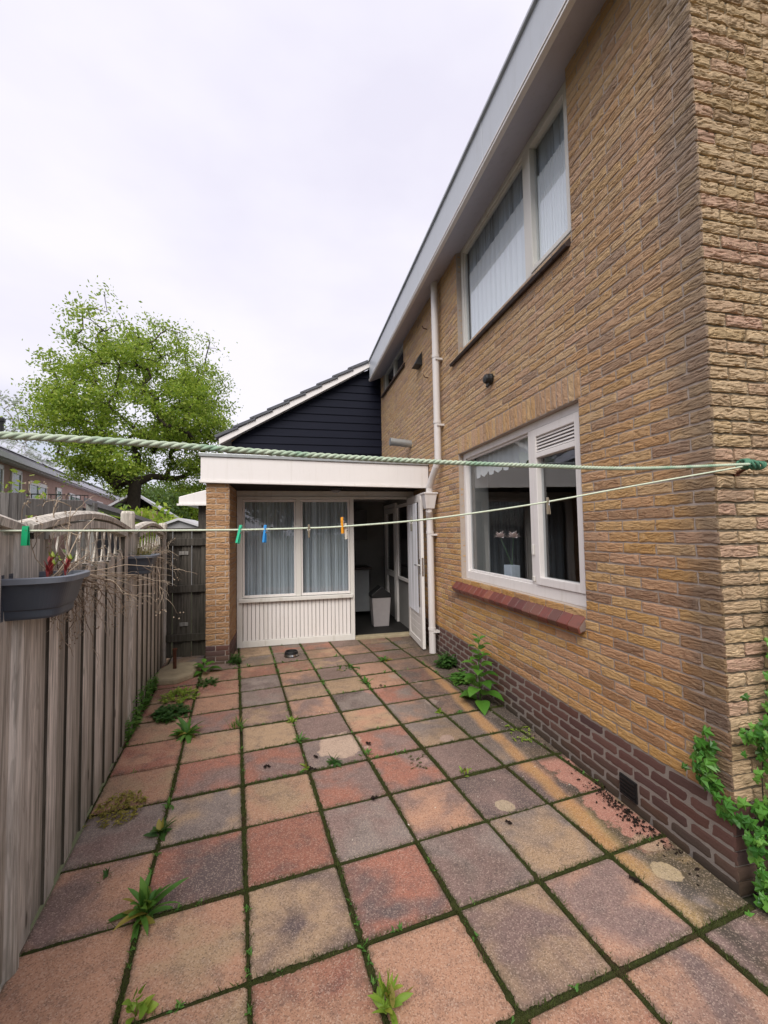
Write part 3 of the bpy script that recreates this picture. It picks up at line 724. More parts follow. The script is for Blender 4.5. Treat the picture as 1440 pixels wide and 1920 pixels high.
# sills
sl = MB(); n = 19; ya, yb = 2.375, 4.52; w = (yb-ya)/n
for i in range(n):
    y0 = ya+i*w+.004; y1 = ya+(i+1)*w-.004; dz = rng.uniform(-.003, .003); dx = rng.uniform(-.003, .003)
    sl.prism([(XW-.065+dx, y0, .905+dz), (XW-.048+dx, y0, .865+dz), (XW+.03, y0, .905), (XW+.058, y0, 1.012), (XW+.005, y0, .985)], (0, 0, 0), (0, y1-y0, 0))
sl.mi = 1; sl.prism([(XW-.055, ya+.003, .908), (XW-.045, ya+.003, .873), (XW+.02, ya+.003, .89), (XW+.05, ya+.003, 1.005), (XW+.005, ya+.003, .978)], (0, 0, 0), (0, yb-ya-.006, 0))
sl.build('window_sill', [M['sill'], M['mortar_sill']], house, bevel=.005)
for (a, b, c) in ((2.375, 4.46, 3.53), (6.45, 8.1, 4.33)):
    s2 = MB(); n = 14; w = (b-a)/n
    for i in range(n): s2.prism([(XW-.05, a+i*w+.002, c-.075), (XW-.04, a+i*w+.002, c-.10), (XW+.03, a+i*w+.002, c-.085), (XW+.058, a+i*w+.002, c), (XW+.02, a+i*w+.002, c)], (0, 0, 0), (0, w-.004, 0))
    s2.build('window_sill', M['dark_tile'], house, bevel=.003)
# eaves
XF = 1.60; FA, FB = 1.25, 8.16
fb = MB(); fb.box(XF, XF+.02, FA, FB, 4.615, 4.985); fb.build('fascia', M['grey_fascia'], house, bevel=.003)
lp = MB(); lp.box(XF-.012, XF+.03, FA, FB, 4.575, 4.597); lp.box(XF-.018, XF+.03, FA, FB, 4.599, 4.614); lp.build('fascia_trim', M['fascia'], house, bevel=.004)
for y_ in (3.1, 6.05): jn = MB(); jn.box(XF-.003, XF, y_-.012, y_+.012, 4.617, 4.983); jn.build('joint_cover', M['grey_fascia'], house, bevel=.001)
cp = MB(); cp.box(XF-.022, XF+.05, FA, FB, 4.985, 5.012); cp.build('roof_edge_trim', M['zinc'], house, bevel=.004)
sf = MB(); sf.prism([(XF+.03, FA, 4.58), (XF+.03, FA, 4.60), (XW+.15, FA, 4.76), (XW+.15, FA, 4.735)], (0, 0, 0), (0, FB-FA, 0)); sf.build('soffit', M['soffit'], house)
rf = MB(); rf.prism([(XF+.05, FA, 4.99), (5.8, FA, 7.35), (10, FA, 4.99), (10, FA, 4.85), (5.8, FA, 7.2), (XF+.05, FA, 4.86)], (0, 0, 0), (0, 9.2, 0)); rf.build('roof', M['rooftile'], house)
# vents and odd fittings on the wall
vb = MB(); c = V(XW-.012, 3.535, 2.95)
vb.lathe([(0, .0), (.052, 0), (.052, .02), (.048, .026), (.044, .055), (.036, .066), (0, .070)], c, 20, (-1, 0, 0)); vb.tube([c+V(-.03, 0, -.045), c+V(-.045, 0, -.075)], [.02, .012], 8)
vb.build('vent_cap', M['black'], house, smooth=False)
vh = MB(); y, z = 5.66, 4.0
vh.mesh([(XW-.01, y-.10, z+.09), (XW-.01, y+.10, z+.09), (XW-.01, y+.10, z-.10), (XW-.01, y-.10, z-.10), (XW-.11, y+.09, z-.09), (XW-.11, y-.09, z-.09)], [(0, 5, 3), (1, 2, 4), (0, 1, 4, 5), (5, 4, 2, 3)])
vh.build('vent_hood', M['black'], house)
fp = MB(); fp.tube([(XW, 6.20, 2.90), (XW-.34, 6.20, 2.93)], .058, 20); fp.tube([(XW-.10, 6.20, 2.909), (XW-.13, 6.20, 2.912)], .062, 20); fp.tube([(XW-.30, 6.20, 2.9265), (XW-.342, 6.20, 2.930)], .0625, 20)
fp.build('flue_pipe', M['zinc'], house, smooth=False)
for (y, z) in ((5.33, 4.30), (5.32, 3.62)): hk = MB(); hk.tube([(XW, y, z), (XW-.06, y, z+.01), (XW-.065, y+.02, z+.05)], .006, 6); hk.build('wall_hook', M['rust'], house)

# downpipe, hopper
dp = MB(); px, py = XW-.075, 4.83; r = .042
dp.tube([(px, py, 4.70), (px, py, 2.50), (px, py, 2.42), (px-.01, py+.04, 2.34), (px-.03, py+.17, 2.19), (px-.04, py+.23, 2.10), (px-.04, py+.25, 1.98)], r, 18)
for z in (3.72, 2.90): dp.tube([(px, py, z), (px, py, z-.035)], r+.006, 18)
for z in (3.66, 2.84): dp.box(px-.02, XW, py-.055, py+.055, z-.012, z+.012)
dpo = dp.build('downpipe', M['pipe'], house, smooth=False)
hp = MB(); hx, hy = XW-.115, 5.09
hp.mesh([(hx+sx*w_, hy+sy*w_, z) for z, w_ in ((2.035, .092), (2.015, .092), (2.010, .082), (1.83, .055)) for sx, sy in ((-1, -1), (1, -1), (1, 1), (-1, 1))],
        [(0, 1, 2, 3)]+[(i*4+j, (i+1)*4+j, (i+1)*4+(j+1) % 4, i*4+(j+1) % 4) for i in range(3) for j in range(4)]+[(15, 14, 13, 12)])
hp.build('rain_hopper', M['pipe'], dpo, bevel=.004)
lpn = MB(); lx, ly = XW-.085, 5.16
lpn.tube([(hx, hy, 1.85), (hx, hy, 1.80), (lx-.01, ly-.02, 1.74), (lx, ly, 1.70), (lx, ly, .0)], .043, 18)
for z in (1.55, .32): lpn.tube([(lx, ly, z), (lx, ly, z-.035)], .049, 18)
for z in (1.50, .27): lpn.box(lx, XW, ly-.055, ly+.055, z-.012, z+.012)
lpn.build('lower_pipe', M['pipe'], dpo, smooth=False)

# rooms behind the windows
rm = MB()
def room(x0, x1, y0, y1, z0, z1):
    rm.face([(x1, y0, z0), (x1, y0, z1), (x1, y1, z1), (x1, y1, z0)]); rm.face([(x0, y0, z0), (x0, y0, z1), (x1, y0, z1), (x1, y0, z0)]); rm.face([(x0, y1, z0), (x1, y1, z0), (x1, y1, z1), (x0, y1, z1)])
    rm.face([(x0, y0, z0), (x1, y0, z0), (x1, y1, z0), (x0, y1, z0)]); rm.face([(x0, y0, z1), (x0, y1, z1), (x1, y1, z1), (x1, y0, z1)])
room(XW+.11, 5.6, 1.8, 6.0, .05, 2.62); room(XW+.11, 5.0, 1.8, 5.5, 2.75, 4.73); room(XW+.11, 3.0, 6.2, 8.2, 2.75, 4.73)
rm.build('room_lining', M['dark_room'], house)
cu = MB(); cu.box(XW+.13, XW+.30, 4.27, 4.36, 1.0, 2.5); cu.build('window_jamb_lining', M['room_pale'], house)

# things at the windows
sc = MB(); n = 60; ys, ye = 3.08, 4.30; top = 2.34; vs = []
for i in range(n+1):
    y = ys+(ye-ys)*i/n; sco = abs(math.sin((i/n)*math.pi*8)); vs += [(XW+.16+.008*math.sin(i*1.3), y, top), (XW+.16+.008*math.sin(i*1.3), y, 2.16-.05*sco**.6+.0)]
sc.mesh(vs, [(2*i, 2*i+1, 2*i+3, 2*i+2) for i in range(n)])
tag(sc.build('lace_valance', M['lace']), 'white scalloped lace valance hanging inside the lower window', 'valance')
def curtain(name, mt, pts, z0, z1, amp, per, label, cat='curtain', group=None):
    a, b = Vector(pts[0]), Vector(pts[1]); d = (b-a); L = d.length; d.normalize(); nn = V(-d.y, d.x, 0); k = int(L/per*8)
    m_ = MB(); vs = []
    for i in range(k+1):
        s_ = L*i/k; o_ = amp*math.sin(s_/per*2*math.pi+.8*math.sin(s_*9)); p = a+d*s_
        vs += [(p+nn*o_).to_tuple()[:2]+(z0,), (p+nn*o_*.6).to_tuple()[:2]+(z1,)]
    m_.mesh(vs, [(2*i, 2*i+2, 2*i+3, 2*i+1) for i in range(k)])
    return tag(m_.build(name, M[mt], smooth=True), label, cat, group)
curtain('net_curtain', 'net_y', [(XW+.128, 2.40, 0), (XW+.128, 4.28, 0)], 3.55, 4.70, .010, .085, 'blue grey net curtain behind the upstairs window')
va = thing('flower_vase', (XW+.20, 3.62, 1.06), 'pale square vase holding two blush flowers behind the lower window', 'vase')
q = MB(); q.prism([(XW+.15, 3.56, 1.0), (XW+.24, 3.56, 1.0), (XW+.24, 3.70, 1.0), (XW+.15, 3.70, 1.0)], (0, 0, 0), (0, 0, .21)); q.build('vessel', M['vase'], va, bevel=.004)
for (fy, fz) in ((3.78, 1.47), (3.53, 1.47)):
    q = MB(); q.tube([(XW+.2, 3.63, 1.2), (XW+.18, (3.63+fy)/2, 1.35), (XW+.165, fy, fz)], .004, 6); q.build('stem', M['weed_dark'], va)
    q = MB()
    for i in range(16):
        th = i*2.4; ph = .25+.09*i; d = V(math.cos(th)*math.cos(1.4-ph*.7), math.sin(th)*math.cos(1.4-ph*.7), math.sin(1.4-ph*.7)); q.leaf((XW+.165, fy, fz), d, (0, 0, 1), .075, .05, .5, 3, 'ovate')
    q.build('flower', M['petal'], va)

# ------------------------------------------------------------------ flat roofed porch
FY = 6.13
porch = thing('porch', (.5, FY, 0), 'flat roofed white porch with glazed front and brick pier', 'porch')
pr = MB(); PX0, PX1, PY0 = -.975, -.712, 5.42
bricks(pr, (PX0, PY0, 0), (1, 0, 0), (0, -1, 0), 0, PX1-PX0, .22, 2.17, Hc=.068, grid=lambda u, z: (12, 5), out=.008, seed=12)
pr.mi = 0
bricks(pr, (PX1, PY0, 0), (0, 1, 0), (1, 0, 0), 0, FY-PY0+.1, .22, 2.17, Hc=.068, phase=1, grid=lambda u, z: (6, 3), out=.008, seed=13)
pr.mi = 1
bricks(pr, (PX0, PY0, 0), (1, 0, 0), (0, -1, 0), 0, PX1-PX0, -.03, .22, grid=lambda u, z: (8, 3), out=.009, rough=0, seed=14)
bricks(pr, (PX1, PY0, 0), (0, 1, 0), (1, 0, 0), 0, FY-PY0+.1, -.03, .22, phase=1, grid=lambda u, z: (6, 3), out=.009, rough=0, seed=15)
pr.mi = 2; pr.box(PX0, PX1, PY0, FY+.1, -.05, 2.17)
pr.build('pier', [M['brick_pier'], M['plinth'], M['mortar']], porch)
RY = 5.37
def rz_(x): return (x-(-1.03))/(1.80+1.03)
rfm = MB(); xa, xb = -1.03, 1.842; za0, zb0, za1, zb1 = 2.185, 2.135, 2.535, 2.475
def wedge(mb, y0, y1, x0, x1, b0, b1, t0, t1):
    mb.mesh([(x0, y0, b0), (x1, y0, b1), (x1, y0, t1), (x0, y0, t0), (x0, y1, b0), (x1, y1, b1), (x1, y1, t1), (x0, y1, t0)], [(0, 1, 2, 3), (7, 6, 5, 4), (0, 4, 5, 1), (3, 2, 6, 7), (0, 3, 7, 4), (1, 5, 6, 2)])
wedge(rfm, RY, RY+.03, xa, xb, za0+.02, zb0+.02, za1-.045, zb1-.045); wedge(rfm, RY+.03, 8.25, xa, xa+.03, za0+.02, za0+.02, za1-.045, za1-.045)
rfm.build('roof_fascia', M['fascia'], porch, bevel=.004)
rt = MB(); wedge(rt, RY-.015, RY+.04, xa-.015, xb, za0-.012, zb0-.012, za0+.018, zb0+.018); rt.build('drip_trim', M['white'], porch, bevel=.004)
rt = MB(); wedge(rt, RY-.018, RY+.07, xa-.018, xb, za1-.043, zb1-.043, za1, zb1); wedge(rt, RY+.07, 8.25, xa-.018, xa+.07, za1-.043, za1-.043, za1, za1); rt.build('roof_edge_trim', M['zinc'], porch, bevel=.004)
rt = MB(); wedge(rt, RY+.03, 8.25, xa+.03, XW-.012, za0+.03, zb0+.03, za1-.06, zb1-.06); rt.build('flat_roof', M['roof_felt'], porch)
rt = MB(); rt.box(-.71, XW-.012, RY+.05, FY+.02, 2.155, 2.175); rt.build('roof_underside', M['felt'], porch)
rt = MB(); rt.box(-.705, XW-.012, FY-.03, FY+.03, 2.075, 2.152); rt.build('head_board', M['cream'], porch, bevel=.003)
# glazed front: frame, two panes, ribbed panel
GX0, GX1 = -.70, .925; MX = .13
f = MB(); y0, y1 = FY-.045, FY+.03
f.box(GX0, GX0+.075, y0, y1, .0, 2.072); f.box(GX1-.06, GX1, y0, y1, .0, 2.072); f.box(GX0+.075, GX1-.06, y0, y1, 2.03, 2.072); f.box(MX-.035, MX+.035, y0, y1, .665, 2.03)
f.box(GX0+.075, GX1-.06, y0, y1, .0, .085)
fw = f.build('front_frame', M['cream'], porch, bevel=.004)
f = MB(); f.box(GX0+.03, GX1-.03, y0-.035, y1, .610, .660); f.build('transom_sill', M['cream'], fw, bevel=.005)
for a, b in ((GX0+.078, MX-.038), (MX+.038, GX1-.063)):
    g = MB(); 
    for (p, q_, c_, d_) in ((a, b, .668, .70), (a, b, 1.995, 2.027), (a, a+.022, .70, 1.995), (b-.022, b, .70, 1.995)): g.box(p, q_, y0+.012, y1-.01, c_, d_)
    g.build('glazing_bead', M['white'], fw, bevel=.003)
    g = MB(); g.face([(a+.015, FY, .69), (b-.015, FY, .69), (b-.015, FY, 2.0), (a+.015, FY, 2.0)]); g.build('pane', M['glass'], fw)
pn = MB(); k = 27; w = (GX1-.06-GX0-.075-.01)/k
for i in range(k):
    a = GX0+.08+i*w; pn.prism([(a+.0025, y0+.022, .088), (a+.006, y0+.016, .088), (a+w-.006, y0+.016, .088), (a+w-.0025, y0+.022, .088), (a+w-.0025, y0+.034, .088), (a+.0025, y0+.034, .088)], (0, 0, 0), (0, 0, .52))
pn.mi = 1; pn.box(GX0+.076, GX1-.061, y0+.03, y0+.05, .0865, .609)
pn.build('ribbed_panel', [M['white'], M['dark_tile']], porch)
th = MB(); th.box(GX1+.002, 1.76, FY-.06, FY+.08, -.02, .035); th.build('threshold', M['concrete'], porch, bevel=.006)
jm = MB(); jm.box(1.755, XW-.013, FY-.045, FY+.03, .0, 2.072); jm.box(GX1+.002, 1.753, FY-.045, FY+.03, 2.035, 2.072); jm.build('door_frame', M['cream'], porch, bevel=.003)
# open door, hinged at the far jamb and standing along the house wall
dr = MB()
D0 = V(1.752, FY-.055, 0); D1 = V(1.700, 5.265, 0); dd = (D1-D0).normalized(); dn = V(-dd.y, dd.x, 0)
if dn.x > 0: dn = -dn
DW = (D1-D0).length
def Dm(s, o, z): p = D0+dd*s+dn*o; return V(p.x, p.y, z)
fr = lambda s, o, z: Dm(s, o, z)
dr.box(0, .09, -.02, .02, .02, 2.04, fr); dr.box(DW-.10, DW, -.02, .02, .02, 2.04, fr); dr.box(.09, DW-.10, -.02, .02, 1.94, 2.04, fr); dr.box(.09, DW-.10, -.02, .02, .02, .10, fr)
dr.box(.09, DW-.10, -.02, .02, .44, .52, fr); dr.box(.09, DW-.10, -.012, .012, .10, .44, fr)
for z in (.185, .27, .355): dr.box(.09, DW-.10, .010, .0145, z-.037, z+.037, fr)
door = dr.build('door', M['white'], porch, bevel=.004)
g = MB(); g.face([Dm(.09, 0, .52), Dm(DW-.10, 0, .52), Dm(DW-.10, 0, 1.94), Dm(.09, 0, 1.94)]); g.build('pane', M['glass'], door)
g = MB(); g.box(DW-.065, DW-.035, .02, .027, .98, 1.18, fr); g.tube([Dm(DW-.05, .027, 1.10), Dm(DW-.05, .065, 1.10), Dm(DW-.10, .07, 1.10), Dm(DW-.165, .066, 1.098)], .009, 8); g.build('handle', M['steel'], door)
g = MB(); g.box(DW-.001, DW+.004, -.012, .012, .96, 1.20, fr); g.build('lock_plate', M['steel'], door)
c = curtain('door_curtain', 'net_door', [Dm(DW-.12, .034, 0), Dm(.10, .034, 0)], .46, 1.93, .010, .05, 'sheer white net curtain hanging on the open porch door')
# lamp under the porch roof
lm = thing('ceiling_lamp', (.65, RY+.18, 2.15), 'small dark bulkhead lamp under the porch roof edge', 'lamp')
g = MB(); g.lathe([(0, 0), (.09, 0), (.09, -.02), (.07, -.045)], (.62, 5.62, 2.155), 20); g.build('lamp_base', M['black'], lm)
g = MB(); g.lathe([(.068, -.02), (.062, -.05), (.035, -.07), (0, -.075)], (.62, 5.62, 2.155), 20); g.build('lamp_glass', simple('grey_lamp_glass', (.16, .16, .17), .3, .5), lm, smooth=True)
# inside of the porch
ins = MB(); bx0, bx1, by0, by1 = -.66, XW+.6, FY+.03, 8.2
ins.face([(bx0, by1, 0), (bx1, by1, 0), (bx1, by1, 2.15), (bx0, by1, 2.15)]); ins.face([(bx0, by0, 0), (bx0, by1, 0), (bx0, by1, 2.15), (bx0, by0, 2.15)]); ins.face([(XW-.02, by0, 0), (XW-.02, by0, 2.15), (XW-.02, by1, 2.15), (XW-.02, by1, 0)])
ins.build('inner_wall', M['room_pale'], porch)
g = MB(); g.face([(bx0, by0-.06, .012), (bx1, by0-.06, .012), (bx1, by1, .012), (bx0, by1, .012)]); g.build('inner_floor', M['floor_dark'], porch)
g = MB(); g.face([(bx0, by0, 2.15), (bx0, by1, 2.15), (bx1, by1, 2.15), (bx1, by0, 2.15)]); g.build('inner_ceiling', M['white'], porch)
g = MB(); g.box(-.80, -.70, FY+.1, 8.25, 0, 2.16); g.box(-.70, XW, 8.21, 8.29, 0, 2.16); g.build('outer_wall', M['brick_pier'], porch)
# inner door and borrowed light on the house side of the porch
g = MB()
xi = XW-.06
for (a, b, c_, d_) in ((6.25, 6.30, .75, 2.0), (6.95, 7.0, .75, 2.0), (6.30, 6.95, .75, .80), (6.30, 6.95, 1.95, 2.0), (7.05, 7.12, 0, 2.05), (7.86, 7.93, 0, 2.05), (7.12, 7.86, 1.98, 2.05), (7.14, 7.22, .02, 1.97), (7.76, 7.84, .02, 1.97), (7.22, 7.76, 1.88, 1.97), (7.22, 7.76, .75, .85)): g.box(xi, xi+.05, a, b, c_, d_)
idr = g.build('inner_door_frame', M['white'], porch, bevel=.004)
g = MB(); g.face([(xi+.025, 6.3, .8), (xi+.025, 6.3, 1.95), (xi+.025, 6.95, 1.95), (xi+.025, 6.95, .8)]); g.face([(xi+.025, 7.22, .85), (xi+.025, 7.22, 1.88), (xi+.025, 7.76, 1.88), (xi+.025, 7.76, .85)]); g.build('pane', M['glass'], idr)
g = MB(); g.box(xi+.028, xi+.032, 6.3, 6.95, .8, 1.95); g.box(xi+.028, xi+.032, 7.22, 7.76, .85, 1.88); g.build('dark_backing', M['felt'], idr)
kc = thing('kitchen_cabinet', (1.1, 7.9, 0), 'pale base cabinet with worktop and tap seen through the porch doorway', 'cabinet')
g = MB(); g.box(.55, 1.44, 7.68, 8.16, .10, .86); g.build('carcass', M['cab'], kc, bevel=.004)
g = MB(); g.box(.50, 1.48, 7.62, 8.16, .865, .905); g.build('worktop', M['dark_tile'], kc, bevel=.004)
g = MB(); g.tube([(1.12, 8.0, .905), (1.12, 8.0, 1.15), (1.12, 7.96, 1.19), (1.12, 7.88, 1.18)], .012, 8); g.build('tap', M['steel'], kc)
wc = MB(); wc.box(.55, 1.44, 7.80, 8.16, 1.4, 1.96)
tag(wc.build('wall_cupboard', simple('dark_cupboard', (.09, .085, .085), .6, .3), bevel=.004), 'dark cupboard hung above the worktop inside the porch', 'cupboard')
bn = thing('waste_bin', (1.46, 6.85, 0), 'pale waste bin with black swing lid inside the porch', 'bin')
g = MB(); bxc, byc = 1.46, 6.85
g.mesh([(bxc+sx*a_, byc+sy*b_, z) for z, a_, b_ in ((.012, .125, .10), (.48, .155, .13)) for sx, sy in ((-1, -1), (1, -1), (1, 1), (-1, 1))], [(3, 2, 1, 0), (4, 5, 6, 7)]+[(j, (j+1) % 4, 4+(j+1) % 4, 4+j) for j in range(4)])
g.build('bin_body', M['bin'], bn, bevel=.01)
g = MB(); g.prism([(bxc-.165, byc-.14, .481), (bxc+.165, byc-.14, .481), (bxc+.165, byc-.14, .53), (bxc, byc-.14, .66), (bxc-.165, byc-.14, .53)], (0, 0, 0), (0, .28, 0)); g.build('bin_lid', M['black'], bn, bevel=.006)
curtain('net_curtain', 'net_x', [(GX0+.08, FY+.10, 0), (MX-.02, FY+.10, 0)], .60, 2.02, .014, .055, 'blue white net curtain behind the left porch pane', group='net curtains of the porch')
curtain('net_curtain', 'net_x', [(MX+.02, FY+.10, 0), (GX1-.07, FY+.10, 0)], .60, 2.02, .014, .05, 'blue white net curtain behind the porch pane beside the doorway', group='net curtains of the porch')

# ------------------------------------------------------------------ annex with blue boarded gable and tiled roof
an = thing('tiled_annex', (0, 8.3, 0), 'low annex with dark blue boarded gable and grey tiled roof', 'annex')
GY = 8.30; A = V(1.60, 0, 4.86); Bp = V(-1.20, 0, 3.24)      # underside line of the verge board, right and left
slope = (A.z-Bp.z)/(A.x-Bp.x)
def gz(x): return Bp.z+(x-Bp.x)*slope
cl = MB(); z = 2.2; bh = .155
while z < 4.95:
    x0 = max(-1.05, Bp.x+(z-Bp.z)/slope) if z > gz(-1.05) else -1.05; zt = z+bh
    x0t = max(-1.05, Bp.x+(zt-Bp.z)/slope) if zt > gz(-1.05) else -1.05
    if x0 < XW:
        cl.mesh([(x0, GY-.022, z), (XW, GY-.022, z), (XW, GY-.006, zt+.01), (min(x0t, XW-.01), GY-.006, zt+.01), (x0, GY, z), (XW, GY, z)], [(0, 1, 2, 3), (0, 4, 5, 1)])
    z += bh
cl.build('boarding', M['clad'], an)
bw = MB(); bw.face([(-1.05, GY+.01, 0), (XW, GY+.01, 0), (XW, GY+.01, 4.9), (-1.05, GY+.01, gz(-1.05))]); bw.face([(-1.05, GY+.01, 0), (-1.05, GY+.01, gz(-1.05)), (-1.05, 15, gz(-1.05)), (-1.05, 15, 0)]); bw.build('wall', M['brick_pier'], an)
vb = MB(); y0 = GY-.16
vb.mesh([(Bp.x-.05, y0, Bp.z-.03), (A.x+.03, y0, A.z+.02), (A.x+.03, y0, A.z+.17), (Bp.x-.05, y0, Bp.z+.08), (Bp.x-.05, y0+.03, Bp.z-.03), (A.x+.03, y0+.03, A.z+.02), (A.x+.03, y0+.03, A.z+.17), (Bp.x-.05, y0+.03, Bp.z+.08)], [(0, 1, 2, 3), (7, 6, 5, 4), (0, 4, 5, 1), (3, 2, 6, 7), (0, 3, 7, 4), (1, 5, 6, 2)])
vb.build('verge_board', M['fascia'], an, bevel=.004)
sv = MB(); sv.mesh([(Bp.x-.02, y0+.03, Bp.z), (A.x, y0+.03, A.z+.02), (A.x, GY, A.z+.02), (Bp.x-.02, GY, Bp.z)], [(0, 1, 2, 3)]); sv.build('soffit', M['soffit'], an)
tl = MB(); n = 9; dv = V(A.x-Bp.x, 0, A.z-Bp.z); Lr = dv.length; dv.normalize(); up = V(-dv.z, 0, dv.x)
for i in range(n):
    a = Bp+dv*(Lr*i/n)-dv*.05+up*.09; b = Bp+dv*(Lr*(i+1)/n)+dv*.035+up*.09
    tl.prism([a+up*.035+V(0, 0, 0), b+up*.0, b+up*.055, a+up*.09], (0, y0-.03, 0), (0, 16, 0))
tl.build('roof_tiles', M['rooftile'], an, bevel=.008)

# ------------------------------------------------------------------ fence panels, posts, gate
def fence_panel(s0, label, seed, n=16, peak=.085, grp='fence panels along the yard'):
    r_ = random.Random(seed); L = 1.86
    t_ = thing('garden_fence', F(s0, 0, 0), label, 'fence', grp)
    zt = lambda u: 1.583+peak*math.sin(math.pi*min(max(u/L, 0), 1))
    b = MB(); w = L/n
    for i in range(n):
        u0, u1 = i*w-(.022 if i % 2 else .004)+r_.uniform(-.006, .006), (i+1)*w+(.022 if i % 2 else .004)+r_.uniform(-.006, .006); o0 = -.006 if i % 2 else .006; k = 6; dz = r_.uniform(-.01, .01); sk = r_.uniform(-.004, .004)
        low = .24*max(0, math.sin(math.pi*((u0+u1)/2/L)))**.8 if .14 < (u0+u1)/2/L < .86 else 0
        top = zt((u0+u1)/2)-.045-low+dz
        # pointed pickets under the arch, shallow cupped boards
        vs = []; hs = [0.01, .4, .8, 1.2, top-.035, top]
        for h in hs:
            q = 1. if h < top-.001 else .45 if low else 1.
            uc = (u0+u1)/2; hw = (u1-u0)/2*q
            for (du, do) in ((-hw, -.0150 if i % 2 == 0 else 0), (-hw+.005, .016), (0, .0185), (hw-.005, .016), (hw, -.0150 if i % 2 == 0 else 0)): p = F(s0+uc+du+sk*h, o0+do, h); vs.append(p)
        nf = len(hs)
        fs = [(a*5+j, a*5+j+1, (a+1)*5+j+1, (a+1)*5+j) for a in range(nf-1) for j in range(4)]+[((a+1)*5, (a+1)*5+4, a*5+4, a*5) for a in range(nf-1)]+[tuple((nf-1)*5+j for j in range(5))]
        m0 = len(b.f); b.mesh(vs, fs)
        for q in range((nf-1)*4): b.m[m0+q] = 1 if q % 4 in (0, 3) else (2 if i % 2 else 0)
    b.build('boards', [M['wood'], M['wood_edge_shade'], M['wood_recess_shade']], t_)
    rl = MB(); k = 18; vs = []
    for i in range(k+1):
        u = L*i/k
        for (o_, z_) in ((-.038, -.022), (.038, -.022), (.042, .006), (.018, .022), (-.018, .022), (-.042, .006)): vs.append(F(s0+u, o_, zt(u)+z_))
    rl.mesh(vs, [(i*6+j, i*6+(j+1) % 6, (i+1)*6+(j+1) % 6, (i+1)*6+j) for i in range(k) for j in range(6)]+[(5, 4, 3, 2, 1, 0), tuple(k*6+j for j in range(6))])
    rl.build('arched_rail', M['wood'], t_)
    r2 = MB(); vs = []
    for i in range(k+1):
        u = L*(.10+.80*i/k)
        for (o_, z_) in ((-.02, -.075), (.034, -.075), (.034, -.035), (-.02, -.035)): vs.append(F(s0+u, o_, zt(u)+z_))
    r2.mesh(vs, [(i*4+j, i*4+(j+1) % 4, (i+1)*4+(j+1) % 4, (i+1)*4+j) for i in range(k) for j in range(4)]+[(3, 2, 1, 0), tuple(k*4+j for j in range(4))])
    r2.build('inner_rail', M['wood'], t_)
    lt = MB()
    for i in range(9):
        for sg in (-1, 1):
            ub = L*(.16+.68*i/8); z1 = zt(ub)-.06; z0 = z1-.26
            du = .11*sg; u2 = min(max(ub+du, L*.12), L*.88)
            a, c = F(s0+ub, -.006+.008*sg, z1), F(s0+u2, -.006+.008*sg, z0)
            e = FD*.011
            f_ = FN*.004; lt.mesh([a-e-f_, a+e-f_, c+e-f_, c-e-f_, a-e+f_, a+e+f_, c+e+f_, c-e+f_], [(0, 1, 2, 3), (7, 6, 5, 4), (0, 4, 5, 1), (2, 6, 7, 3), (1, 5, 6, 2), (0, 3, 7, 4)])
    lt.build('lattice', M['wood'], t_)
    st = MB()
    for z in (.35, 1.02): st.box(s0+.0, s0+L, -.075, -.040, z-.03, z+.03, lambda s, o, zz: F(s, o, zz))
    st.build('back_rail', M['wood'], t_)
fence_panel(-1.86, 'grey wooden fence panel nearest the camera, behind the big planter', 21)
fence_panel(.07, 'weathered arched fence panel behind the dry hanging twigs', 22)
fence_panel(2.02, 'weathered arched fence panel between the round post and the back gate', 23)
def post(s, h, label):
    m_ = MB(); p = F(s, -.012, 0); m_.lathe([(.05, -.05), (.05, h-.02), (.042, h), (0, h+.003)], p, 14); return tag(m_.build('fence_post', M['wood'], smooth=False), label, 'fence post', 'round fence posts')
post(.035, 1.60, 'round fence post beside the big planter'); post(1.975, 1.745, 'round fence post rising above the middle arched panels'); post(3.93, 1.70, 'round fence post at the corner by the back gate')
# back gate
gt = thing('back_gate', (-1.25, 5.72, 0), 'dark damp wooden back gate between fence and brick pier', 'gate')
g = MB(); gx0, gx1, gy = -1.53, -.975, 5.70; n = 5; w = (gx1-gx0)/n
for i in range(n): g.box(gx0+i*w+.002, gx0+(i+1)*w-.002, gy+(.02 if i % 2 else 0), gy+.022+(.02 if i % 2 else 0), .04, 1.60)
g.build('boards', M['wood_dark'], gt, bevel=.003)
for z in (.28, .88, 1.46): g = MB(); g.box(gx0+.01, gx1-.01, gy-.024, gy-.001, z-.045, z+.045); g.build('gate_rail', M['wood_dark'], gt, bevel=.004)
g = MB(); g.box(gx0, gx1, gy-.03, gy+.06, 1.60, 1.635); g.build('top_rail', M['wood_dark'], gt, bevel=.004)
for x_, z_, w_ in ((gx0+.19, 1.30, .11), (gx0+.20, .42, .10)): g = MB(); g.box(x_, x_+w_, gy-.010, gy-.001, z_, z_+.045); g.build('repair_plate', M['wood_grey'], gt, bevel=.003)

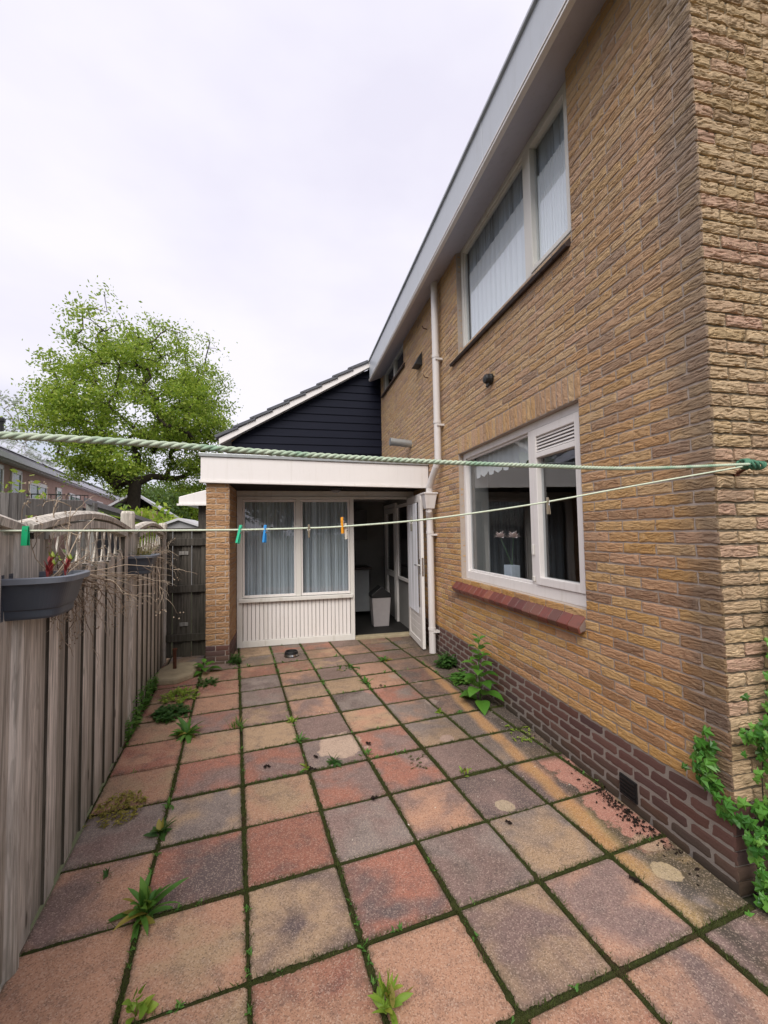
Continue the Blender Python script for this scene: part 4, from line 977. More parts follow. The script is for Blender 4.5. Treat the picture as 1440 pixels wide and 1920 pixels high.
# ------------------------------------------------------------------ planters on the fence
def planter(s, zr, label, half=.17, dep=.195):
    t_ = thing('planter', F(s, .02, zr-.15), label, 'planter', 'plastic planters hung on the fence')
    def ring(hl, dp, z, o0=.012):
        pts = []; k = 28
        for i in range(k+1):
            a = math.pi*i/k; cx = math.copysign(abs(math.cos(a))**.42, math.cos(a))*hl; cy = abs(math.sin(a))**.42*dp; pts.append(F(s-cx, o0+cy, z))
        return pts
    prof = [(half-.050, dep*.74, zr-.150), (half-.046, dep*.76, zr-.142), (half-.044, dep*.77, zr-.118), (half-.039, dep*.795, zr-.114), (half-.014, dep*.92, zr-.025), (half-.012, dep*.93, zr-.022)]
    m_ = MB(); rings = [ring(*p) for p in prof]; inn = [ring(half-.020, dep*.90, zr-.02), ring(half-.035, dep*.82, zr-.10)]
    k = len(rings[0]); vs = [p for r_ in rings for p in r_]
    m_.mesh(vs, [(i*k+j, i*k+j+1, (i+1)*k+j+1, (i+1)*k+j) for i in range(len(rings)-1) for j in range(k-1)]+[tuple(range(k-1, -1, -1))]+[((i+1)*k, (i+1)*k+k-1, i*k+k-1, i*k) for i in range(len(rings)-1)])
    m_.mesh([p for r_ in inn for p in r_], [(j+1, j, k+j, k+j+1) for j in range(k-1)]+[(0, k-1, 2*k-1, k)])
    m_.build('trough', M['trough'], t_, smooth=False)
    rm_ = MB(); ro = [ring(half, dep, zr-.022), ring(half+.002, dep+.003, zr-.003), ring(half-.003, dep-.002, zr), ring(half-.016, dep-.014, zr), ring(half-.018, dep-.016, zr-.022)]
    vs = [p for r_ in ro for p in r_]; rm_.mesh(vs, [(i*k+j, i*k+(j+1) % k, (i+1)*k+(j+1) % k, (i+1)*k+j) for i in range(4) for j in range(k)])
    rm_.build('rim', M['rim'], t_)
    so_ = MB(); sr = ring(half-.022, dep-.02, zr-.035); c0 = F(s, .08, zr-.012); so_.mesh([c0]+sr, [(0, i+1, i+2) for i in range(k-1)]+[(0, k, 1)]); so_.build('soil', M['soil'], t_, smooth=True)
    g_ = MB(); g_.box(s-half+.02, s+half-.02, -.002, .012, zr-.15, zr+.012, lambda a, b, c: F(a, b, c)); g_.build('back_plate', M['trough'], t_)
planter(.055, 1.402, 'large slate grey plastic planter on the near fence panel')
planter(1.99, 1.392, 'slate grey planter hung farther along the fence, below yellow grass')
def twigs(name, s, z, n, L, spread, label, seed, dirs):
    r_ = random.Random(seed); m_ = MB()
    def grow(p, d, l, r, depth):
        k = 6; pts = [p]; q = p.copy(); dd_ = d.copy()
        for i in range(k):
            dd_ = (dd_+V(r_.gauss(0, .22), r_.gauss(0, .22), r_.gauss(-.12, .19))).normalized(); q = q+dd_*l/k
            oo = FN.dot(q-F0)
            if oo < .03: q = q+FN*(.03-oo)
            pts.append(q.copy())
            if depth < 2 and i > 0 and r_.random() < .55: grow(q, (dd_+V(r_.gauss(0, .6), r_.gauss(0, .6), r_.gauss(0, .5))).normalized(), l*r_.uniform(.3, .6), r*.6, depth+1)
        m_.tube(pts, [r*(1-.6*i/k) for i in range(k+1)], 5)
        if depth == 2 and r_.random() < .25:
            for _ in range(4): e = q+V(r_.gauss(0, .008), r_.gauss(0, .008), r_.gauss(0, .008)); m_.lathe([(0, -.004), (.004, 0), (0, .004)], e, 5)
    for i in range(n):
        st = F(s+r_.uniform(-spread, spread), r_.uniform(.05, .13), z-.02); du, do, dz = dirs[i % len(dirs)]
        d = (FD*(du+r_.gauss(0, .3))+FN*(do+r_.gauss(0, .25))+V(0, 0, dz+r_.gauss(0, .25))).normalized()
        grow(st, d, L*r_.uniform(.5, 1.1), r_.uniform(.0022, .0042), 0)
    return tag(m_.build(name, M['twig'], smooth=True), label, 'dry plant', 'dried plants in the planters')
twigs('dry_plant', .17, 1.39, 44, .38, .12, 'tangle of dry bare twigs spilling from the large near planter', 5, [(1, .2, .05), (1, .3, -.25), (.9, .4, .3), (1, .1, -.05), (.1, .1, .75), (1, .1, .2), (1.1, .1, -.2), (1, .25, -.05)])
twigs('dry_plant', 2.14, 1.385, 15, .30, .07, 'dry straw coloured twigs hanging over the edge of the farther planter', 6, [(1, .3, .25), (1, .5, -.1), (.9, .2, .5), (.5, .4, .8), (1, .4, -.4)])
yg = MB()
for i in range(60): a = F(1.97+rng.uniform(-.13, .15), rng.uniform(.05, .14), 1.38); yg.leaf(a, (rng.gauss(0, .4), rng.gauss(0, .4), 1), (1, 0, 0), rng.uniform(.06, .15), .006, .6, 4, 'blade')
tag(yg.build('yellow_grass', M['weed_yellow']), 'tuft of yellow grass in the farther planter', 'grass tuft')
def shoot(s, o, h, label):
    t_ = thing('red_shoot', F(s, o, 1.38), label, 'shoot', 'red shoots in the near planter')
    m_ = MB(); b = F(s, o, 1.37); tip = b+V(.01, .01, h); m_.tube([b, b+V(-.006, 0, h*.5), tip], [.0025, .003, .0035], 6)
    for i in range(7): th_ = i*2.4; m_.leaf(b+V(0, 0, h*(.3+.08*i)), (math.cos(th_)*.5, math.sin(th_)*.5, 1), (math.cos(th_), math.sin(th_), 0), .032, .010, .1, 3)
    m_.build('stem', M['redshoot'], t_)
    m_ = MB()
    for i in range(7): th_ = i*2.1; m_.leaf(tip-V(0, 0, .01), (math.cos(th_)*.5, math.sin(th_)*.5, 1), (math.cos(th_), math.sin(th_), 0), .034, .012, .1, 3)
    m_.build('leaves', M['weed_pale'], t_)
shoot(-.02, .12, .10, 'red shoot under the big green peg'); shoot(.05, .10, .07, 'short red shoot in the middle of the near planter'); shoot(.10, .14, .085, 'red shoot with yellow green tip nearest the dry twigs')

# ------------------------------------------------------------------ clotheslines
def ray(x, y, depth):
    k = cam.matrix_world.to_3x3(); return V(0, 0, 1.5395)+k @ V((x-720)/787.28*depth, -(y-960)/787.28*depth, -depth)
def spline(pts, n):
    out = []; P_ = [pts[0]*2-pts[1]]+pts+[pts[-1]*2-pts[-2]]
    for i in range(1, len(P_)-2):
        for j in range(n):
            t_ = j/n; a, b, c, d = P_[i-1:i+3]
            out.append(.5*((2*b)+(-a+c)*t_+(2*a-5*b+4*c-d)*t_*t_+(-a+3*b-3*c+d)*t_**3))
    return out+[pts[-1]]
hook = ray(1408, 871, 1.80)
def lerp_depth(x, xa, da, xb, db): u = (x-xa)/(xb-xa); return 1/((1-u)/da+u/db)
rp = [ray(x, y, lerp_depth(x, 0, .61, 1408, 1.80)) for x, y in ((-420, 792), (0, 816), (240, 829), (560, 852), (815, 866), (1000, 873), (1200, 878))]+[hook+V(-.02, -.01, 0)]
path = spline(rp, 60)
cum = [0]
for i in range(1, len(path)): cum.append(cum[-1]+(path[i]-path[i-1]).length)
rope = MB(); tot = cum[-1]; NS = int(tot/.0035)
def at(s_):
    import bisect
    i = min(max(bisect.bisect(cum, s_)-1, 0), len(path)-2); u = (s_-cum[i])/(cum[i+1]-cum[i]); return path[i].lerp(path[i+1], u), (path[i+1]-path[i]).normalized()
RD = .0118
for st_ in range(3):
    pts = []
    for i in range(NS+1):
        p, d = at(tot*i/NS); a = d.cross(V(0, 0, 1)).normalized(); b = a.cross(d); ph = 2*math.pi*(tot*i/NS)/.047+st_*2*math.pi/3
        pts.append(p+(a*math.cos(ph)+b*math.sin(ph))*RD*.24)
    rope.tube(pts, RD*.285, 9)
cl_rope = thing('clothesline', hook, 'twisted green and white rope stretched from the near fence to the wall hook', 'clothesline')
rope.build('rope', M['rope'], cl_rope, smooth=True)
kn = MB()
for i in range(7):
    c_ = hook+V(.012*(i-3), -.004*(i-3), -.002*(i-3)); ax = V(1, -.25, .1*(i % 2)).normalized(); a = ax.orthogonal().normalized(); b = ax.cross(a); rr = .021-.0022*abs(i-2.5)
    kn.tube([c_+(a*math.cos(t_)+b*math.sin(t_))*rr+ax*.010*math.sin(t_+i) for t_ in [2*math.pi*j/16 for j in range(17)]], .0058, 7)
kn.build('knot', simple('green_knot_rope', (.07, .19, .12), .7, .3, .4, 60), cl_rope, smooth=True)
lnp = [(-500, 1004, 1.30), (-200, 998, 1.35), (0, 995.5, 1.40), (240, 995, 1.48), (445, 993.5, 1.55), (570, 990.5, 1.60), (645, 987, 1.63), (780, 976, 1.67), (900, 960.5, 1.70), (1020, 942, 1.73), (1200, 909, 1.765)]
lp_ = spline([ray(*q) for q in lnp]+[hook+V(-.02, 0, -.006)], 14)
ln = MB(); ln.tube(lp_, .0036, 7)
tag(ln.build('washing_line', M['line'], smooth=True), 'thin pale green line sagging below the rope, holding the pegs', 'clothesline')
hkm = MB(); hkm.tube([hook+V(.03, .02, 0), V(hook.x+.05, CY-.02, hook.z-.02), V(hook.x+.05, CY+.02, hook.z-.02)], .007, 8); hkm.lathe([(.02, 0), (.02, .006), (0, .008)], (hook.x+.05, CY-.002, hook.z-.02), 12, (0, -1, 0))
tag(hkm.build('wall_hook', M['rust']), 'dark iron hook in the gable wall behind the green knot', 'hook')
def peg(x, y, depth, mt, label, tilt=0., yaw=0., sc=1., up=.018, wf=1.):
    p = ray(x, y, depth); t_ = thing('clothes_peg', p, label, 'clothes peg', 'pegs on the washing line')
    rot = Matrix.Rotation(yaw, 4, 'Z') @ Matrix.Rotation(tilt, 4, 'Y')
    for sg in (-1, 1):
        m_ = MB(); pr_ = [(a_*.72, b_) for a_, b_ in [(.0012, up), (.0032, up+.002), (.0060, up-.012), (.0066, up-.026), (.0086, up-.048), (.0102, up-.072), (.0066, up-.072), (.0026, up-.040), (.0010, up-.026), (.0026, -.004), (.0030, .0), (.0024, .005)]]
        q = [V(sg*a*sc, 0, b*sc) for a, b in pr_]
        poly = [rot @ v for v in (q if sg > 0 else q[::-1])]; w_ = rot @ V(0, .0052*sc*wf, 0)
        m_.prism([p+v for v in poly], -w_, w_); m_.build('prong', M[mt], t_, bevel=.0008)
    m_ = MB(); m_.tube([p+rot @ V(0, -.0068*sc, (up-.030)*sc), p+rot @ V(0, .0068*sc, (up-.030)*sc)], .0036*sc, 8); m_.tube([p+rot @ V(-.007*sc, -.006*sc, (up-.012)*sc), p+rot @ V(0, -.0066*sc, (up-.028)*sc), p+rot @ V(.007*sc, -.006*sc, (up-.012)*sc)], .0009, 5); m_.build('spring', M['steel'], t_)
peg(48, 996, 1.41, 'greenpeg', 'big dark green plastic peg above the near planter', .0, 1.3, .9, .018, 2.3)
peg(450, 993.5, 1.55, 'green', 'turquoise green plastic peg tilted beside the brick pier', .28, 1.0, .95)
peg(497, 993, 1.57, 'blue', 'bright blue plastic peg on the washing line', .10, .9, .9)
peg(579, 990, 1.60, 'woodpeg', 'thin wooden peg hanging on edge before the porch mullion', -.35, 1.5, .7)
peg(642, 987, 1.63, 'orange', 'orange plastic peg leaning against a pale peg', -.12, 1.1, .85, .040)
peg(648, 986.5, 1.64, 'palepeg', 'pale worn peg touching the orange peg', -.12, .9, .85, .012)
peg(771, 977, 1.67, 'darkpeg', 'dark old wooden peg in front of the open porch door', .15, 1.3, .75)
peg(1027, 941, 1.73, 'woodpeg', 'weathered grey wooden peg in front of the lower window', -.05, .1, .95)

# ------------------------------------------------------------------ small things on the paving
bo = MB(); bc = V(.02, 5.52, .004)
bo.lathe([(.085, 0), (.092, .004), (.078, .060), (.070, .062), (.066, .02), (0, .016)], bc, 28)
bw_ = thing('pet_bowl', bc, 'black and chrome pet bowl standing before the porch panel', 'bowl')
bo.build('bowl', M['black'], bw_, smooth=False)
g = MB(); g.lathe([(.0925, .006), (.0865, .028)], bc, 28); g.lathe([(.064, .022), (0, .018)], bc, 24); g.build('chrome_band', M['steel'], bw_, smooth=True)
sb = MB(); pts = [(-1.40, 4.84), (-1.15, 4.82), (-1.02, 4.98), (-1.01, 5.28), (-1.08, 5.40), (-1.36, 5.40), (-1.42, 5.2)]
sb.prism([(x, y, -.02) for x, y in pts], (0, 0, 0), (0, 0, .085)); tag(sb.build('concrete_base', M['concrete'], bevel=.025), 'worn sand coloured concrete base in the fence corner', 'concrete base')
rp_ = MB(); rp_.tube([(-1.25, 5.16, .05), (-1.252, 5.16, .27)], .019, 12); rp_.tube([(-1.252, 5.16, .262), (-1.252, 5.16, .285)], .026, 12); tag(rp_.build('iron_pipe', M['rust']), 'rusty iron pipe stub standing in the concrete base', 'pipe')
de = MB()
for i in range(420):
    if rng.random() < .75: p = V(1.80-abs(rng.gauss(0, .05)), rng.gauss(2.0, .16), 0)
    else: p = V(rng.choice([1.80-abs(rng.gauss(0, .03))]), rng.uniform(1.6, 4.2), 0)
    r_ = rng.uniform(.003, .010); th_ = rng.uniform(0, 6.28); e = V(math.cos(th_), math.sin(th_), rng.uniform(-.4, .4))*r_; f_ = V(-math.sin(th_), math.cos(th_), rng.uniform(-.5, .5))*r_*.7; z_ = V(0, 0, .004+rng.random()*.006); de.face([p-e+z_, p+f_+z_, p+e+z_*1.6, p-f_+z_])
for (x, y) in ((.17, 3.0), (.55, 3.1), (.14, 2.86), (.47, 2.47), (1.12, 2.08), (1.47, 1.62), (-.15, 2.95), (.9, 4.2)):
    for i in range(5): p = V(x+rng.gauss(0, .01), y+rng.gauss(0, .01), .006+rng.random()*.006); r_ = .011; de.face([p+V(-r_, 0, 0), p+V(0, -r_, .004), p+V(r_, 0, 0), p+V(0, r_, .006)])
tag(de.build('leaf_litter', M['debris']), 'dark crumbled leaf litter along the house wall', 'leaf litter', kind='stuff')
ch = MB()
for i in range(46):
    p = V(rng.uniform(.2, 1.78), rng.uniform(1.8, 4.8), .005); r_ = rng.uniform(.003, .008); th_ = rng.random()*6.28; e = V(math.cos(th_), math.sin(th_), 0)
    if FN.dot(p-F0) > .1: ch.face([p-e*r_, p+V(-e.y, e.x, .2)*r_*.5, p+e*r_, p-V(-e.y, e.x, 0)*r_*.5])
tag(ch.build('petal_litter', M['chip']), 'tiny pale petals and chips scattered on the paving', 'litter', kind='stuff')

# ------------------------------------------------------------------ weeds
def weed(name, x, y, mt, label, n=14, L=.10, w=.022, lo=.2, hi=1.2, droop=.6, prof='lance', stem=0, seed=0, cat='weed', z=0., seg=5, jit=.012):
    r_ = random.Random(seed or int(x*1000+y*77)); m_ = MB()
    for i in range(n):
        th_ = i*2.399+r_.uniform(-.3, .3); el = lo+(hi-lo)*(i/max(1, n-1))+r_.uniform(-.1, .1); d = V(math.cos(th_)*math.cos(el), math.sin(th_)*math.cos(el), math.sin(el))
        b = V(x+r_.gauss(0, jit), y+r_.gauss(0, jit), z+.002+stem*(i/n)); l = L*r_.uniform(.7, 1.15)*(1-.35*(i/n)*(1 if stem else 0))
        m_.mi = 1 if (n > 9 and r_.random() < .08) else 0
        m_.leaf(b, (d+V(r_.gauss(0, .22), r_.gauss(0, .22), r_.gauss(0, .12))).normalized(), (r_.gauss(0, .25), r_.gauss(0, .25), 1) if el < 1.3 else (1, 0, 0), l*r_.uniform(.6, 1.1), w*r_.uniform(.65, 1.2), droop*r_.uniform(.4, 1.7), seg, prof, .18)
    m_.mi = 0
    if stem: m_.tube([(x, y, z), (x+.004, y, z+stem*.6), (x, y+.003, z+stem)], [.0035, .0028, .0015], 6)
    return tag(m_.build(name, [M[mt], M['weed_yellow']], smooth=True), label, cat)
weed('weed', -.575, 1.955, 'weed', 'tall green rosette weed in the joint before the fence', 36, .16, .032, .25, 1.45, .6, stem=.05)
weed('weed', .308, 1.395, 'weed_pale', 'pale green lance leaved weed at the bottom picture edge', 32, .10, .018, .35, 1.4, .35, stem=.05)
weed('weed', -.49, 1.575, 'weed_pale', 'round leaved yellow green weed in the near left joint', 12, .055, .036, .3, 1.3, .4, 'ovate', stem=.05)
weed('weed', -.655, 2.47, 'weed_dark', 'grey green spreading weed beside the broken slab', 30, .075, .022, .1, .9, .5)
weed('weed', -.675, 2.68, 'weed', 'small bright weed just behind the grey green one', 9, .055, .016, .2, 1.2, .4)
weed('weed', -.82, 2.22, 'weed_dark', 'tiny feathery seedling on the cracked slab by the fence', 14, .04, .008, .4, 1.4, .2)
def mat_weed(name, x, y, mt, label, n, rad, h, lw, seed, prof='ovate', cat='weed'):
    r_ = random.Random(seed); m_ = MB()
    for i in range(n):
        a = r_.random()*6.28; rr = rad*math.sqrt(r_.random()); p = V(x+math.cos(a)*rr, y+math.sin(a)*rr*1.2, 0); hh = h*r_.uniform(.3, 1)*(1-.6*rr/rad)
        q = p+V(r_.gauss(0, .015), r_.gauss(0, .015), hh); m_.tube([p, q], [.0012, .0008], 4)
        for k in range(4): th_ = r_.random()*6.28; m_.leaf(p.lerp(q, r_.uniform(.3, 1)), (math.cos(th_), math.sin(th_), r_.uniform(-.1, .6)), (0, 0, 1), lw*r_.uniform(.9, 1.8), lw*r_.uniform(.6, 1), .3, 3, prof)
    return tag(m_.build(name, M[mt], smooth=True), label, cat)
mat_weed('creeping_weed', -.945, 2.72, 'weed_yellow', 'mustard yellow creeping weed against the fence foot', 90, .13, .075, .014, 31)
mat_weed('creeping_weed', -1.00, 4.02, 'weed_dark', 'dense dark green leafy clump near the concrete base', 110, .14, .085, .03, 32)
mat_weed('creeping_weed', -1.02, 4.42, 'weed_pale', 'yellow green loose weed in front of the concrete base', 90, .17, .10, .022, 33)
mat_weed('creeping_weed', -.83, 4.75, 'weed_dark', 'low green weed between the concrete base and the slabs', 50, .11, .06, .02, 34)
weed('dandelion', -.78, 3.58, 'weed', 'large toothed dandelion rosette in the left joint', 34, .19, .034, .1, 1.1, .7, cat='weed')
vine = MB(); vr = random.Random(41)
for i in range(46):
    s_ = vr.uniform(1.75, 3.0); hh = vr.uniform(.05, .30)*(1-abs(s_-2.3)/1.1*.6); p = F(s_, .04, 0); q = p+FN*vr.uniform(.0, .05)+V(0, 0, hh); m = p.lerp(q, .5)+V(vr.gauss(0, .02), vr.gauss(0, .02), 0); vine.tube([p, m, q], .0013, 4)
    for k in range(7): th_ = vr.random()*6.28; vine.leaf(p.lerp(q, vr.random()), (math.cos(th_), math.sin(th_), .2), (0, 0, 1), .038, .028, .4, 3, 'ovate')
tag(vine.build('climbing_weed', M['weed'], smooth=True), 'leafy weeds climbing at the foot of the far fence panel', 'weed')
weed('grass_tuft', -.41, 3.62, 'weed', 'upright grass tuft standing alone in the second joint', 46, .10, .007, .7, 1.5, .5, 'blade', cat='grass tuft', jit=.03)
weed('weed', .017, 3.60, 'weed_pale', 'small pale weed farther back in the third joint', 14, .07, .016, .3, 1.3, .5)
weed('weed', .06, 3.26, 'weed', 'small lance leaved weed left of the pale worn slab', 16, .075, .015, .3, 1.35, .4)
weed('weed', .10, 2.875, 'weed_pale', 'tiny pale weed at the joint crossing before the worn slab', 12, .05, .013, .3, 1.3, .5)
weed('weed', .285, 2.90, 'weed_dark', 'flat dark weed on the near edge of the worn slab', 18, .075, .016, .15, .8, .4)
weed('weed', .515, 2.95, 'weed', 'small weed right of the worn slab', 12, .05, .013, .3, 1.3, .5)
weed('weed', .755, 4.32, 'weed', 'green weed in the joint beyond the salmon slabs', 18, .09, .022, .15, 1.2, .6)
weed('weed', .63, 4.85, 'weed_dark', 'low dark weeds in the joint leading to the doorway', 40, .055, .014, .1, 1.2, .6, jit=.07)
weed('weed', 1.11, 5.0, 'weed', 'broad low weed nearest the open door', 18, .10, .028, .1, 1.0, .7)
weed('weed', 1.235, 3.46, 'weed_pale', 'small pale weed near the drip stain', 16, .055, .018, .15, 1.2, .4, 'ovate')
weed('weed', 1.40, 3.42, 'weed', 'tiny seedling touching the drip stain', 9, .035, .012, .2, 1.2, .4, 'ovate')
weed('weed', 1.072, 2.56, 'weed_pale', 'small upright seedling alone on the dark slabs', 10, .055, .014, .4, 1.4, .3, stem=.02)
mat_weed('creeping_weed', 1.70, 2.95, 'weed_pale', 'sparse pale creeping weed at the plinth foot', 26, .13, .03, .012, 36)
mat_weed('creeping_weed', .85, 2.80, 'mossblade', 'thin moss seedlings in the cross joint', 18, .10, .02, .008, 37)
# broad leaved plants
def broad(name, x, y, label, H, n, L, w, seed, mt='broad'):
    r_ = random.Random(seed); m_ = MB(); top = V(x+.0, y, H)
    if H > .12: m_.tube([(x, y, 0), (x-.01, y, H*.5), top], [.006, .005, .002], 8)
    for i in range(n):
        u = (i+.5)/n; th_ = i*2.399+seed; p = V(x, y, 0).lerp(top, u*.97); l = L*(1-.62*u)*r_.uniform(.85, 1.15); el = .25+.5*u
        d = V(math.cos(th_)*math.cos(el), math.sin(th_)*math.cos(el), math.sin(el)); m_.tube([p, p+d*l*.3], .002, 5); m_.leaf(p+d*l*.28, d, (0, 0, 1), l, w*(1-.6*u), .9, 7, 'ovate', .12)
    return tag(m_.build(name, M[mt], smooth=True), label, 'plant')
broad('broadleaf_plant', 1.66, 3.55, 'tall broad leaved plant with a bare tip against the house wall', .60, 30, .19, .13, 2)
broad('broadleaf_plant', -.93, 5.13, 'broad leaved young plant at the foot of the brick pier', .10, 8, .20, .12, 4)
mat_weed('leafy_plant', 1.75, 4.62, 'weed_dark', 'dark leafy clump at the plinth near the downpipe', 60, .10, .20, .045, 51, cat='plant')
mat_weed('leafy_plant', 1.74, 4.12, 'weed', 'low leafy clump between the tall plant and the downpipe', 50, .11, .12, .045, 52, cat='plant')
mat_weed('leafy_plant', -.64, 5.40, 'weed_dark', 'dark ferny weed in the corner of the pier and porch panel', 60, .08, .16, .022, 53, cat='plant')
# ivy on the house corner
iv = MB(); ir = random.Random(9)
def ivy_leaf(mb, p, n, size, rot):
    n = Vector(n).normalized(); a = n.cross(V(0, 0, 1)); a = a.normalized() if a.length > .1 else V(1, 0, 0); b = n.cross(a)
    u = a*math.cos(rot)+b*math.sin(rot); v = n.cross(u)
    out = [(0, -.35), (.30, -.45), (.62, -.28), (.40, .02), (.70, .38), (.28, .38), (0, 1.), (-.28, .38), (-.70, .38), (-.40, .02), (-.62, -.28), (-.30, -.45)]
    c = p+n*.012*size/.05
    vs = [c]+[p+(u*x+v*y)*size*.6 for x, y in out]; mb.mesh(vs, [(0, i+1, (i+1) % 12+1) for i in range(12)])
st_ = MB()
def ivy_run(pts, n, spread, dens):
    pp = spline([Vector(p) for p in pts], 12); st_.tube(pp, .003, 5)
    for i in range(n):
        p = pp[ir.randrange(len(pp))]; onx = p.x < XW-.0
        N_ = V(-1, -.15, .35) if onx else V(-.25, -1, .35)
        N_ = N_+V(ir.gauss(0, .35), ir.gauss(0, .35), ir.gauss(0, .3))
        q = p+V(ir.gauss(0, spread) if not onx else -abs(ir.gauss(.02, .015)), ir.gauss(0, spread) if onx else -abs(ir.gauss(.025, .02)), ir.gauss(0, spread))
        ivy_leaf(iv, q, N_, ir.uniform(.034, .075), math.pi*1.5+math.pi+ir.gauss(0, .6))
ivy_run([(2.06, 1.46, -.02), (2.0, 1.46, .25), (1.98, 1.46, .45), (2.04, 1.46, .75), (2.10, 1.46, 1.0), (2.12, 1.46, 1.3)], 150, .045, 1)
ivy_run([(1.95, 1.45, .0), (1.90, 1.45, .15), (1.875, 1.46, .28), (1.845, 1.56, .38), (1.84, 1.60, .47), (1.84, 1.575, .55)], 95, .026, 1)
ivy_run([(2.02, 1.46, .45), (1.97, 1.46, .62), (1.92, 1.46, .655), (1.885, 1.46, .66)], 36, .018, 1)
ivy_run([(2.3, 1.40, .0), (2.2, 1.40, .2), (2.15, 1.42, .5), (2.18, 1.42, .9), (2.2, 1.44, 1.2)], 220, .06, 1)
ivy_run([(2.0, 1.38, .0), (1.92, 1.40, .03), (1.86, 1.40, .05)], 60, .04, 1)
ivo = tag(iv.build('ivy', M['ivy']), 'bright green ivy climbing the lower corner of the gable wall', 'ivy')
st_.build('stems', M['bark'], ivo)

# ------------------------------------------------------------------ trees
def make_tree(name, loc, H, cr, cz, up, dn, trunk_r, label, mt, bark='bark', n_leaf=26000, lsz=.2, seed=1, n_att=500, group=None, top_thin=.5, off=(0, 0), ex=2.4, clump=.34):
    """a trunk, limbs grown to points spread through an uneven crown volume, and leaf clumps round those points"""
    nr = np.random.default_rng(seed); loc = Vector(loc); t_ = thing(name, loc, label, 'tree', group); tr = MB()
    pts = []
    while len(pts) < n_att:
        p = nr.uniform(-1, 1, 3); hh = up if p[2] > 0 else dn
        th = math.atan2(p[1], p[0]); bump = 1+.12*math.sin(3*th+seed+4*p[2])+.10*math.sin(7*th+5*p[2]+seed)+.06*nr.normal()
        rr = (math.hypot(p[0], p[1])**ex+abs(p[2])**ex)**(1/ex)/bump
        if rr > .93 or rr < .22: continue
        if rr < .6 and nr.random() < .45: continue
        if p[2] < -.45 and math.hypot(p[0], p[1]) < .30+.5*max(0, math.sin(3*th+seed)): continue
        pts.append((off[0]+p[0]*cr, off[1]+p[1]*cr, cz+p[2]*hh))
    pts = np.array(pts); lo = cz-dn
    n0 = 14; nodes = [[.04*math.sin(i), .05*math.cos(i*1.7), (lo+.45*(cz+up*.55-lo))*i/(n0-1)*1.18] for i in range(n0)]; par = [-1]+list(range(n0-1))
    base = np.array([0, 0, lo*.7]); order = np.argsort(np.linalg.norm(pts-base, axis=1))
    start = [i for i in range(n0) if nodes[i][2] > lo*.75] or [n0-1]
    cand = list(start); tips = []
    for k in order:
        p = pts[k]; arr = np.array([nodes[i] for i in cand]); d = np.linalg.norm(arr-p, axis=1)+.55*np.maximum(0, arr[:, 2]-p[2]); j = cand[int(np.argmin(d))]
        a = np.array(nodes[j]); m = max(2, int(np.linalg.norm(p-a)/.45)); prev = j
        for q in range(1, m+1):
            u = q/m; x = a+(p-a)*u; x = x+np.array([0, 0, .12*np.linalg.norm(p-a)*math.sin(math.pi*u)])+(nr.normal(size=3)*.05 if q < m else 0)
            nodes.append(list(x)); par.append(prev); prev = len(nodes)-1; cand.append(prev)
        tips.append(prev)
    N = len(nodes); cnt = np.zeros(N); cnt[tips] = 1
    for i in range(N-1, 0, -1):
        if par[i] >= 0: cnt[par[i]] += cnt[i]
    rad = np.maximum(.010, trunk_r*(np.maximum(cnt, 1)/max(cnt[0], 1))**.48)
    kids = [[] for _ in range(N)]
    for i in range(1, N): kids[par[i]].append(i)
    W3 = lambda i: loc+Vector(nodes[i])
    stack = [(0, None)]
    while stack:
        i, pr_ = stack.pop(); ch = [W3(pr_)] if pr_ is not None else []; rs = [min(rad[pr_], rad[i]*1.3)] if pr_ is not None else []
        c = i
        while True:
            ch.append(W3(c)); rs.append(float(rad[c])); ks = sorted(kids[c], key=lambda k: -cnt[k])
            if not ks: break
            for k in ks[1:]: stack.append((k, c))
            c = ks[0]
        if len(ch) > 1: tr.tube(ch, rs, 9 if rs[0] > trunk_r*.5 else 5 if rs[0] > .04 else 3, cap=False)
    tr.build('trunk', M[bark], t_, smooth=True)
    T_ = np.array([nodes[i] for i in tips]); n = n_leaf
    zr = np.clip((T_[:, 2]-cz)/up, 0, 1); wgt = (1-top_thin*zr**1.3)*nr.uniform(.12, 1.4, len(T_))**1.35; wgt /= wgt.sum()
    idx = nr.choice(len(T_), n, p=wgt); c = T_[idx]+nr.normal(size=(n, 3))*clump*np.array([1, 1, .62])*np.where(nr.random((n, 1)) < .15, 1.25, 1)
    a = nr.normal(size=(n, 3)); a /= np.linalg.norm(a, axis=1)[:, None]; b = np.cross(a, nr.normal(size=(n, 3))); b /= np.linalg.norm(b, axis=1)[:, None]
    s_ = (lsz*nr.uniform(.35, .75, n))[:, None]; c = c+np.array(loc)
    v = np.stack([c-a*s_, c+b*s_*.5, c+a*s_, c-b*s_*.5], 1).reshape(-1, 3)
    me = bpy.data.meshes.new('crown'); me.vertices.add(4*n); me.vertices.foreach_set('co', v.ravel()); me.loops.add(4*n); me.loops.foreach_set('vertex_index', np.arange(4*n)); me.polygons.add(n); me.polygons.foreach_set('loop_start', np.arange(n)*4); me.polygons.foreach_set('loop_total', np.full(n, 4)); me.materials.append(M[mt]); me.update(); me.validate()
    o = bpy.data.objects.new('crown', me); col.objects.link(o); o.parent = t_; o.matrix_parent_inverse = Matrix.Translation(-loc)
    return t_
def polar(x, y, dist):     # ground point under a picture direction, at a horizontal distance
    v = ray(x, y, 1.)-V(0, 0, 1.5395); h = math.hypot(v.x, v.y); return V(v.x/h*dist, v.y/h*dist, 0), 1.5395+v.z/h*dist
tp, _ = polar(252, 960, 22)
